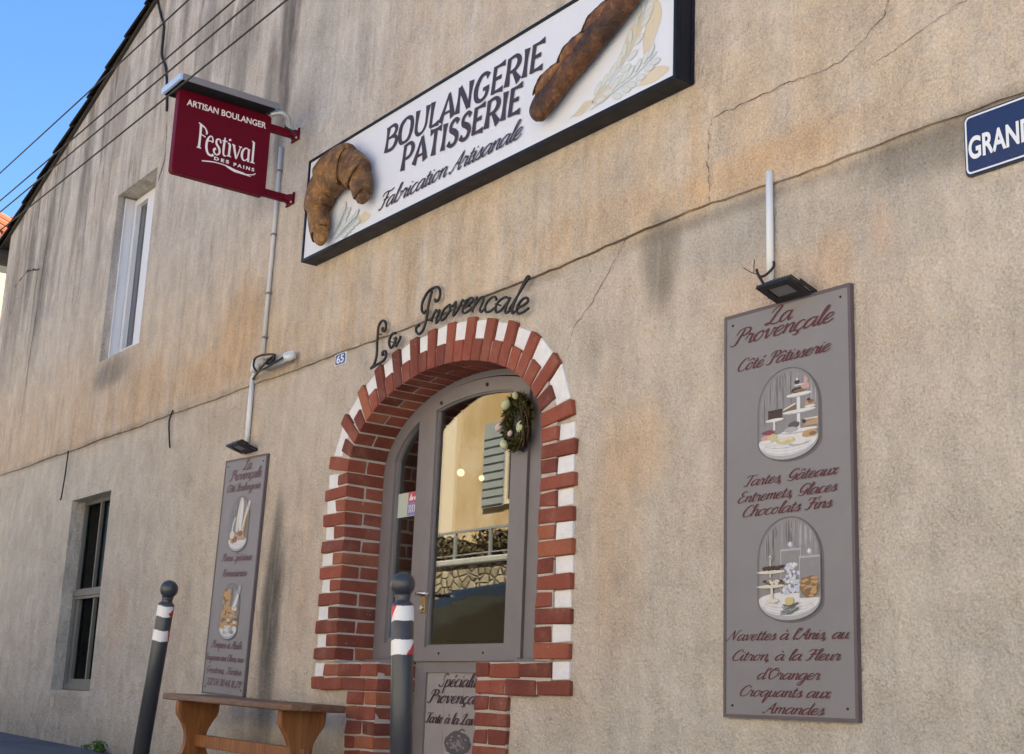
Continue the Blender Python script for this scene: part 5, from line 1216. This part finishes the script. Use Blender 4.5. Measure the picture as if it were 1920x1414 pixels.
# ------------------------------------------------------------------ bench
t = thing('bench', 'wooden trestle bench with worn brown top standing under the left menu board', 'bench', (-1.33, -.27, gz(-1.33)), None, (0, R(1.0), 0), local=True)
TH = .445
mb = MB(); o = [(-.80, -.13), (.72, -.17), (.79, -.145), (.82, -.05), (.80, .15), (-.78, .15), (-.80, .13)]
n = len(o); mb.add([(x, y, TH-.034) for x, y in o]+[(x, y, TH) for x, y in o], [tuple(range(n-1, -1, -1)), tuple(range(n, 2*n))]+[(i, (i+1) % n, (i+1) % n+n, i+n) for i in range(n)])
mb.build('seat', K['wood_top'], t, bevel=.008, local=True, seg=3)
prof = [(.135, .0), (.14, .05), (.118, .085), (.083, .14), (.068, .20), (.075, .255), (.105, .305), (.135, .345), (.14, TH-.036)]
for xc in (-.585, .645):
    s_ = spline(prof, 5); o = [(y*.88, z) for y, z in s_]+[(-y*.88, z) for y, z in reversed(s_)]
    mb = MB(); slab_x(mb, [(y-.005, z) for y, z in o], xc-.022, xc+.022); mb.build('leg', K['wood_leg'], t, bevel=.005, local=True)
mb = MB(); mb.box(-.65, .71, -.017, .017, .17, .235); mb.build('stretcher', K['wood_leg'], t, bevel=.004, local=True)

# ------------------------------------------------------------------ wreath on the door
wc = Vector((.408, .150, 1.880))
t = thing('easter_wreath', 'dark mossy twig wreath with pale eggs on the upper right of the door', 'wreath', wc)
r = random.Random(21); mo_ = MB(); tw = MB(); WR = .070; WRZ = .110
def ring(q, rad=0, ph=0): return wc+Vector(((WR+rad*math.cos(ph))*math.cos(q), -rad*math.sin(ph)*.9, (WRZ+rad*math.cos(ph))*math.sin(q)))
for k in range(26):
    q0 = r.uniform(0, 6.28); L_ = r.uniform(1.2, 3.2); rd = r.uniform(.006, .032); p0 = r.uniform(0, 6.28); tw_ = r.uniform(1, 3)
    tw.tube([ring(q0+L_*i/14, rd, p0+tw_*i/14) for i in range(15)], .0045, 5)
for k in range(3200):
    q = r.uniform(0, 6.28); p = ring(q, .031*math.sqrt(r.random())*r.uniform(.6, 1.1), r.uniform(0, 6.28)); d = Vector((r.gauss(0, 1), r.gauss(0, 1)-.3, r.gauss(0, 1))).normalized()*r.uniform(.012, .030); s_ = d.cross(Vector((r.gauss(0, 1), r.gauss(0, 1), r.gauss(0, 1)))).normalized()*r.uniform(.003, .006)
    mo_.add([p-s_*.3, p+d*.5-s_, p+d, p+d*.5+s_], [(0, 1, 2, 3)])
tw.build('twigs', K['twig'], t); mo_.build('moss', K['moss'], t)
for q, rad, ph, c, s_ in ((2.25, .042, 1.6, 'egg_green', 1.1), (1.35, .035, 1.2, 'egg_green', .75), (3.25, .045, 1.0, 'egg_pink', .9), (5.95, .02, 2.4, 'egg_green', 1.25), (4.25, .05, 1.4, 'egg_green', .95), (3.9, .04, 2.6, 'egg_pink', .6)):
    p = ring(q, rad, ph); mb = MB(); mb.ball(p, .020*s_, 14, 10, 0, (1, 1, 1.32), Matrix.Rotation(r.uniform(-.8, .8), 3, 'Y')); mb.build('egg', K[c], t)

# ------------------------------------------------------------------ notices stuck on the sidelight
gy = DY+.0365
t = thing('window_notice', 'pale green notice with a red and blue corner stuck on the left sidelight', 'notice', (-.635, gy, 1.54))
mb = MB(); mb.box(-.742, -.530, gy-.0006, gy, 1.541, 1.668); mb.build('paper', K['paper'], t)
mb = MB(); mb.box(-.636, -.531, gy-.0012, gy-.0008, 1.612, 1.667); mb.build('red_print', K['paper_red'], t)
mb = MB(); mb.box(-.640, -.531, gy-.0012, gy-.0008, 1.545, 1.611); mb.build('blue_print', K['paper_blue'], t)
mb = MB(); fr = Frame((0, gy-.0012, 0)); script(mb, fr, 'les ne', -.622, -.545, 1.625, .016, h=.0006, thick=.5, thin=.3)
for i in range(5): ribbon(mb, fr, spline([(-.625+.017*i, 1.56), (-.62+.017*i, 1.585), (-.628+.017*i, 1.60)], 4), [.006]*9, .0006)
mb.build('print_marks', K['pink_white'], t)
t = thing('window_sticker', 'small teal sticker at the bottom of the left sidelight behind the bollard', 'sticker', (-.715, gy, .895))
mb = MB(); mb.box(-.748, -.680, gy-.0006, gy, .897, 1.020); mb.build('sticker', K['paper_dark'], t)
mb = MB(); fr = Frame((0, gy-.0006, 0)); flat(mb, fr, ell(-.708, .975, .022, .026), .0005, 0); ribbon(mb, fr, ell(-.714, .96, .030, .055)+[ell(-.714, .96, .030, .055)[0]], [.003]*21, .0008, 0)
mb.build('sticker_emblem', K['paper'], t)

# ------------------------------------------------------------------ weed at the foot of the wall
r = random.Random(5); mb = MB(); base = Vector((-3.95, -.03, gz(-3.95)))
for k in range(120):
    q = r.uniform(0, 6.28); h = r.uniform(.01, .085); p = base+Vector((r.gauss(0, .05), -abs(r.gauss(0, .02)), h*r.random())); d = Vector((math.cos(q), -abs(math.sin(q)), r.uniform(.2, 1.4))).normalized()*r.uniform(.018, .042); s_ = d.cross(Vector((r.gauss(0, 1), r.gauss(0, 1), r.gauss(0, 1)))).normalized()*r.uniform(.005, .011)
    mb.add([p, p+d*.5-s_, p+d, p+d*.5+s_], [(0, 1, 2, 3)])
tag(mb.build('weed', K['leaf'], org=base), 'small green weed growing at the foot of the wall', 'plant')
r = random.Random(6); mb = MB(); base = Vector((-4.25, -.02, gz(-4.25)))
for k in range(40):
    q = r.uniform(0, 6.28); p = base+Vector((r.gauss(0, .05), -abs(r.gauss(0, .015)), .03*r.random())); d = Vector((math.cos(q), -abs(math.sin(q)), r.uniform(.2, .8))).normalized()*r.uniform(.012, .028); s_ = d.cross(Vector((r.gauss(0, 1), r.gauss(0, 1), r.gauss(0, 1)))).normalized()*.006
    mb.add([p, p+d*.5-s_, p+d, p+d*.5+s_], [(0, 1, 2, 3)])
tag(mb.build('weed', K['leaf'], org=base), 'tiny weed sprout left of the larger weed at the wall', 'plant')

# ------------------------------------------------------------------ neighbours: far house behind the left corner, houses across the street (seen in the glass)
def tiled(mb, x0, x1, y0, y1, z0, z1, n=14):                        # rows of barrel tiles on a slope facing +x or along y
    for i in range(n):
        y = y0+(y1-y0)*(i+.5)/n
        halfpipe(mb, (x0, y, z0), (x1, y, z1), (y1-y0)/n*.5, (y1-y0)/n*.48, 6)
def house(name, label, x0, x1, y0, y1, z0, z1, rise, mat, along='x'):
    t = thing(name, label, 'house', ((x0+x1)/2, (y0+y1)/2, z0))
    mb = MB(); ym = (y0+y1)/2
    mb.box(x0, x1, y0, y1, z0, z1); mb.add([(x0, y0, z1+.001), (x0, y1, z1+.001), (x0, ym, z1+rise-.06), (x1, y0, z1+.001), (x1, y1, z1+.001), (x1, ym, z1+rise-.06)], [(0, 1, 2), (3, 5, 4), (0, 2, 5, 3), (1, 4, 5, 2)])
    mb.build('wall', mat, t)
    mb = MB(); e = .35; n = int((x1-x0+2*e)/.24)
    sl = rise/(ym-y0)
    for s, ya in ((1, y0-e), (-1, y1+e)):
        za = z1-sl*e+.02; zb = z1+rise+.02
        mb.hexa([(x0-e, ya, za), (x1+e, ya, za), (x1+e, ya, za+.06), (x0-e, ya, za+.06)], [(x0-e, ym, zb), (x1+e, ym, zb), (x1+e, ym, zb+.06), (x0-e, ym, zb+.06)])
        for i in range(n):
            x = x0-e+(i+.5)*(x1-x0+2*e)/n
            vs = []; kk = 5
            for (yy, zz) in ((ya-.02*s, za+.06), (ym, zb+.06)):
                for j in range(kk+1): q = math.pi*j/kk; vs.append((x+.105*math.cos(q), yy, zz+.085*math.sin(q)))
            mb.add(vs, [(j, j+1, kk+2+j, kk+1+j) for j in range(kk)]+[tuple(range(kk+1))])
    mb.build('roof', K['tile'], t)
    return t
def window_on(t, x, z, w_, h_, y, face=1, shutters=True, lab=None):
    s = face
    mb = MB(); mb.fill(rect(x-w_/2, x+w_/2, z, z+h_), [rect(x-w_/2+.07, x-.03, z+.07, z+h_-.07), rect(x+.03, x+w_/2-.07, z+.07, z+h_-.07)], y, y+.05*s); f = mb.build('window', K['quoin'], t)
    mb = MB(); mb.box(x-w_/2+.02, x+w_/2-.02, min(y+.002*s, y+.02*s), max(y+.002*s, y+.02*s), z+.02, z+h_-.02); mb.build('pane', K['dark_room'], f)
    if shutters:
        for sx in (-1, 1):
            xc = x+sx*(w_/2+.32); mb = MB(); mb.fill(rect(xc-.31, xc+.31, z-.02, z+h_), [], y+.02*s, y+.05*s)
            for i in range(int(h_/.14)):
                zz = z+.02+i*.14; mb.box(xc-.29, xc+.29, min(y+.051*s, y+.068*s), max(y+.051*s, y+.068*s), zz, zz+.10)
            mb.build('shutter', K['shutter'], t)
t = thing('far_house', 'cream house with orange tiled roof behind the left corner of the bakery', 'house', (-15.5, 5, -1.2))
mb = MB(); mb.box(-18, -13, .6, 9.5, -1.2, 6.58); mb.add([(-18, .6, 6.581), (-13, .6, 6.581), (-15.5, .6, 7.55), (-18, 9.5, 6.581), (-13, 9.5, 6.581), (-15.5, 9.5, 7.55)], [(0, 1, 2), (3, 5, 4), (0, 2, 5, 3), (1, 4, 5, 2)]); mb.build('wall', K['cream_house'], t)
mb = MB()
for sg, xe in ((1, -12.93), (-1, -18.3)):
    mb.hexa([(xe, .4, 6.50), (-15.5, .4, 7.60), (-15.5, .4, 7.64), (xe, .4, 6.54)], [(xe, 9.7, 6.50), (-15.5, 9.7, 7.60), (-15.5, 9.7, 7.64), (xe, 9.7, 6.54)])
    for i in range(38):
        y = .52+i*.242; vs = []
        for (xx, zz) in ((xe, 6.54), (-15.5, 7.64)):
            for j in range(6): q = math.pi*j/5; vs.append((xx, y+.105*math.cos(q), zz+.085*math.sin(q)))
        mb.add(vs, [(j, j+1, 7+j, 6+j) for j in range(5)]+[tuple(range(6))])
mb.build('roof', K['orange_tile'], t)
mb = MB(); mb.box(-12.95, -12.86, .4, 9.7, 6.42, 6.50); mb.build('gutter', K['dark_fascia'], t)
t = house('warm_house', 'warm plastered house with grey green shutters across the street, reflected in the door', -14.4, -7.2, -17.0, -9.0, -.8, 6.8, 1.2, K['warm_house'])
window_on(t, -12.02, 3.80, .95, 1.40, -8.999, 1); window_on(t, -8.9, 3.80, .95, 1.40, -8.999, 1)
mb = MB(); mb.box(-14.42, -13.98, -8.999, -8.95, 2.3, 6.79); mb.build('quoin', K['quoin'], t)
t = house('pale_house', 'pale plastered house across the street facing the bakery', -5.4, 6.5, -16.0, -9.4, -.8, 6.0, 1.2, K['plain_house'])
for x in (-3.4, .4, 4.2): window_on(t, x, 1.0, 1.0, 1.5, -9.399, 1); window_on(t, x, 3.9, 1.0, 1.4, -9.399, 1)
t = house('corner_house', 'tall plastered house across the street beyond the shop', 7.0, 20.0, -17.0, -9.4, -.9, 7.0, 1.2, K['plain_house'])
for x in (9.0, 12.5, 16.0): window_on(t, x, 1.0, 1.0, 1.5, -9.399, 1); window_on(t, x, 4.2, 1.0, 1.5, -9.399, 1)
t = house('end_house', 'plastered house farther up the street on the opposite side', -30.0, -16.0, -17.0, -9.2, -.6, 6.2, 1.1, K['plain_house'])
for x in (-27.0, -23.0, -19.0): window_on(t, x, 3.6, 1.0, 1.4, -9.199, 1)
t = thing('retaining_wall', 'rubble stone retaining wall with terrace across the street, reflected in the door', 'wall', (-11, -6, 0))
mb = MB(); mb.box(-20, -6.2, -8.9, -6.0, -.6, 2.35); mb.build('masonry', K['stone'], t)
mb = MB(); mb.box(-20.05, -6.15, -6.35, -5.96, 2.352, 2.436); mb.build('coping', K['coping'], t, bevel=.02)
t = thing('terrace_railing', 'grey metal railing on the stone wall coping across the street', 'railing', (-11, -6.1, 2.44))
for q_ in ((-6.125, -6.095, 2.80, 2.83), (-6.12, -6.10, 2.50, 2.515)): mb = MB(); mb.box(-19.9, -6.3, *q_); mb.build('rail', K['rail'], t)
for i in range(17):
    x = -19.2+i*.80
    if x > -6.4: break
    mb = MB(); mb.box(x-.018, x+.018, -6.128, -6.092, 2.442, 2.798); mb.build('post', K['rail'], t)
r = random.Random(31); mb = MB()
for k in range(15000):
    x = r.uniform(-15, -6.4); zt = .40+.10*math.sin(x*2.1)+.08*math.sin(x*5.3); p = Vector((x, -6.5+r.gauss(0, .16), 2.40+zt*r.random())); d = Vector((r.gauss(0, 1), r.gauss(0, 1), r.gauss(0, 1))).normalized()*r.uniform(.04, .10); s_ = d.cross(Vector((r.gauss(0, 1), r.gauss(0, 1), r.gauss(0, 1)))).normalized()*r.uniform(.012, .03)
    mb.add([p-d*.5, p-s_, p+d*.5, p+s_], [(0, 1, 2, 3)])
tag(mb.build('dry_hedge', K['dry_leaf'], org=(-12, -6.5, 2.42)), 'brown dry hedge behind the terrace railing across the street', 'hedge')

# parked car across the street, seen only as a dark shape in the glass
t = thing('parked_car', 'dark parked car across the street, reflected low in the door glass', 'car', (-4.9, -3.78, gz(-5.0)-.27), None, (0, 0, 0), local=True)
side = [(-2.15, .35), (-2.18, .66), (-2.05, .98), (-1.1, 1.08), (-.60, 1.58), (.1, 1.70), (1.2, 1.68), (1.85, 1.35), (2.1, 1.10), (2.16, .75), (2.12, .35)]
def car_slice(y, sq): return [(x, y*(1-.16*max(0, (z-.9)/.6)), z) for x, z in spline(side, 4)]
mb = MB(); n = len(spline(side, 4)); ys = (-.84, -.80, .80, .84); vs = []
for k, y in enumerate(ys):
    f = .975 if k in (0, 3) else 1.0
    vs += [(x*f, yy, .35+(z-.35)*f) for x, yy, z in car_slice(y, 0)]
fs = [(k*n+i, k*n+(i+1) % n, (k+1)*n+(i+1) % n, (k+1)*n+i) for k in range(3) for i in range(n)]+[tuple(range(n)), tuple(range(3*n, 4*n))]
mb.add(vs, fs, 0, True); mb.build('body', K['car_paint'], t, local=True)
for sg in (-1, 1):
    mb = MB(); o = [(-.90, 1.13), (1.65, 1.17), (1.20, 1.57), (.1, 1.61), (-.52, 1.50)]
    vs = [(x, sg*(.842*(1-.16*max(0, (z-.9)/.6))+.004), z) for x, z in o]; mb.add(vs+[(x, y-sg*.02, z) for x, y, z in vs], [tuple(range(5)), tuple(range(9, 4, -1))]+[(i, (i+1) % 5, (i+1) % 5+5, i+5) for i in range(5)]); mb.build('side_window', K['car_glass'], t, local=True)
    for xw in (-1.30, 1.32):
        mb = MB(); mb.tube([(xw, sg*.66, .31), (xw, sg*.86, .31)], .31, 24); wh = mb.build('wheel', K['tyre'], t, local=True)
        mb = MB(); mb.tube([(xw, sg*.861, .31), (xw, sg*.872, .31)], .19, 20); mb.build('rim', K['steel'], wh, local=True)
    mb = MB(); mb.ball((2.02, sg*.62, .80), .10, 12, 8, 0, (.5, 1.4, .7)); mb.build('tail_light', K['car_lamp'], t, local=True)
    mb = MB(); mb.ball((-.72, sg*.93, 1.02), .09, 12, 8, 0, (.6, 1.1, .8)); mb.build('wing_mirror', K['car_paint'], t, local=True)
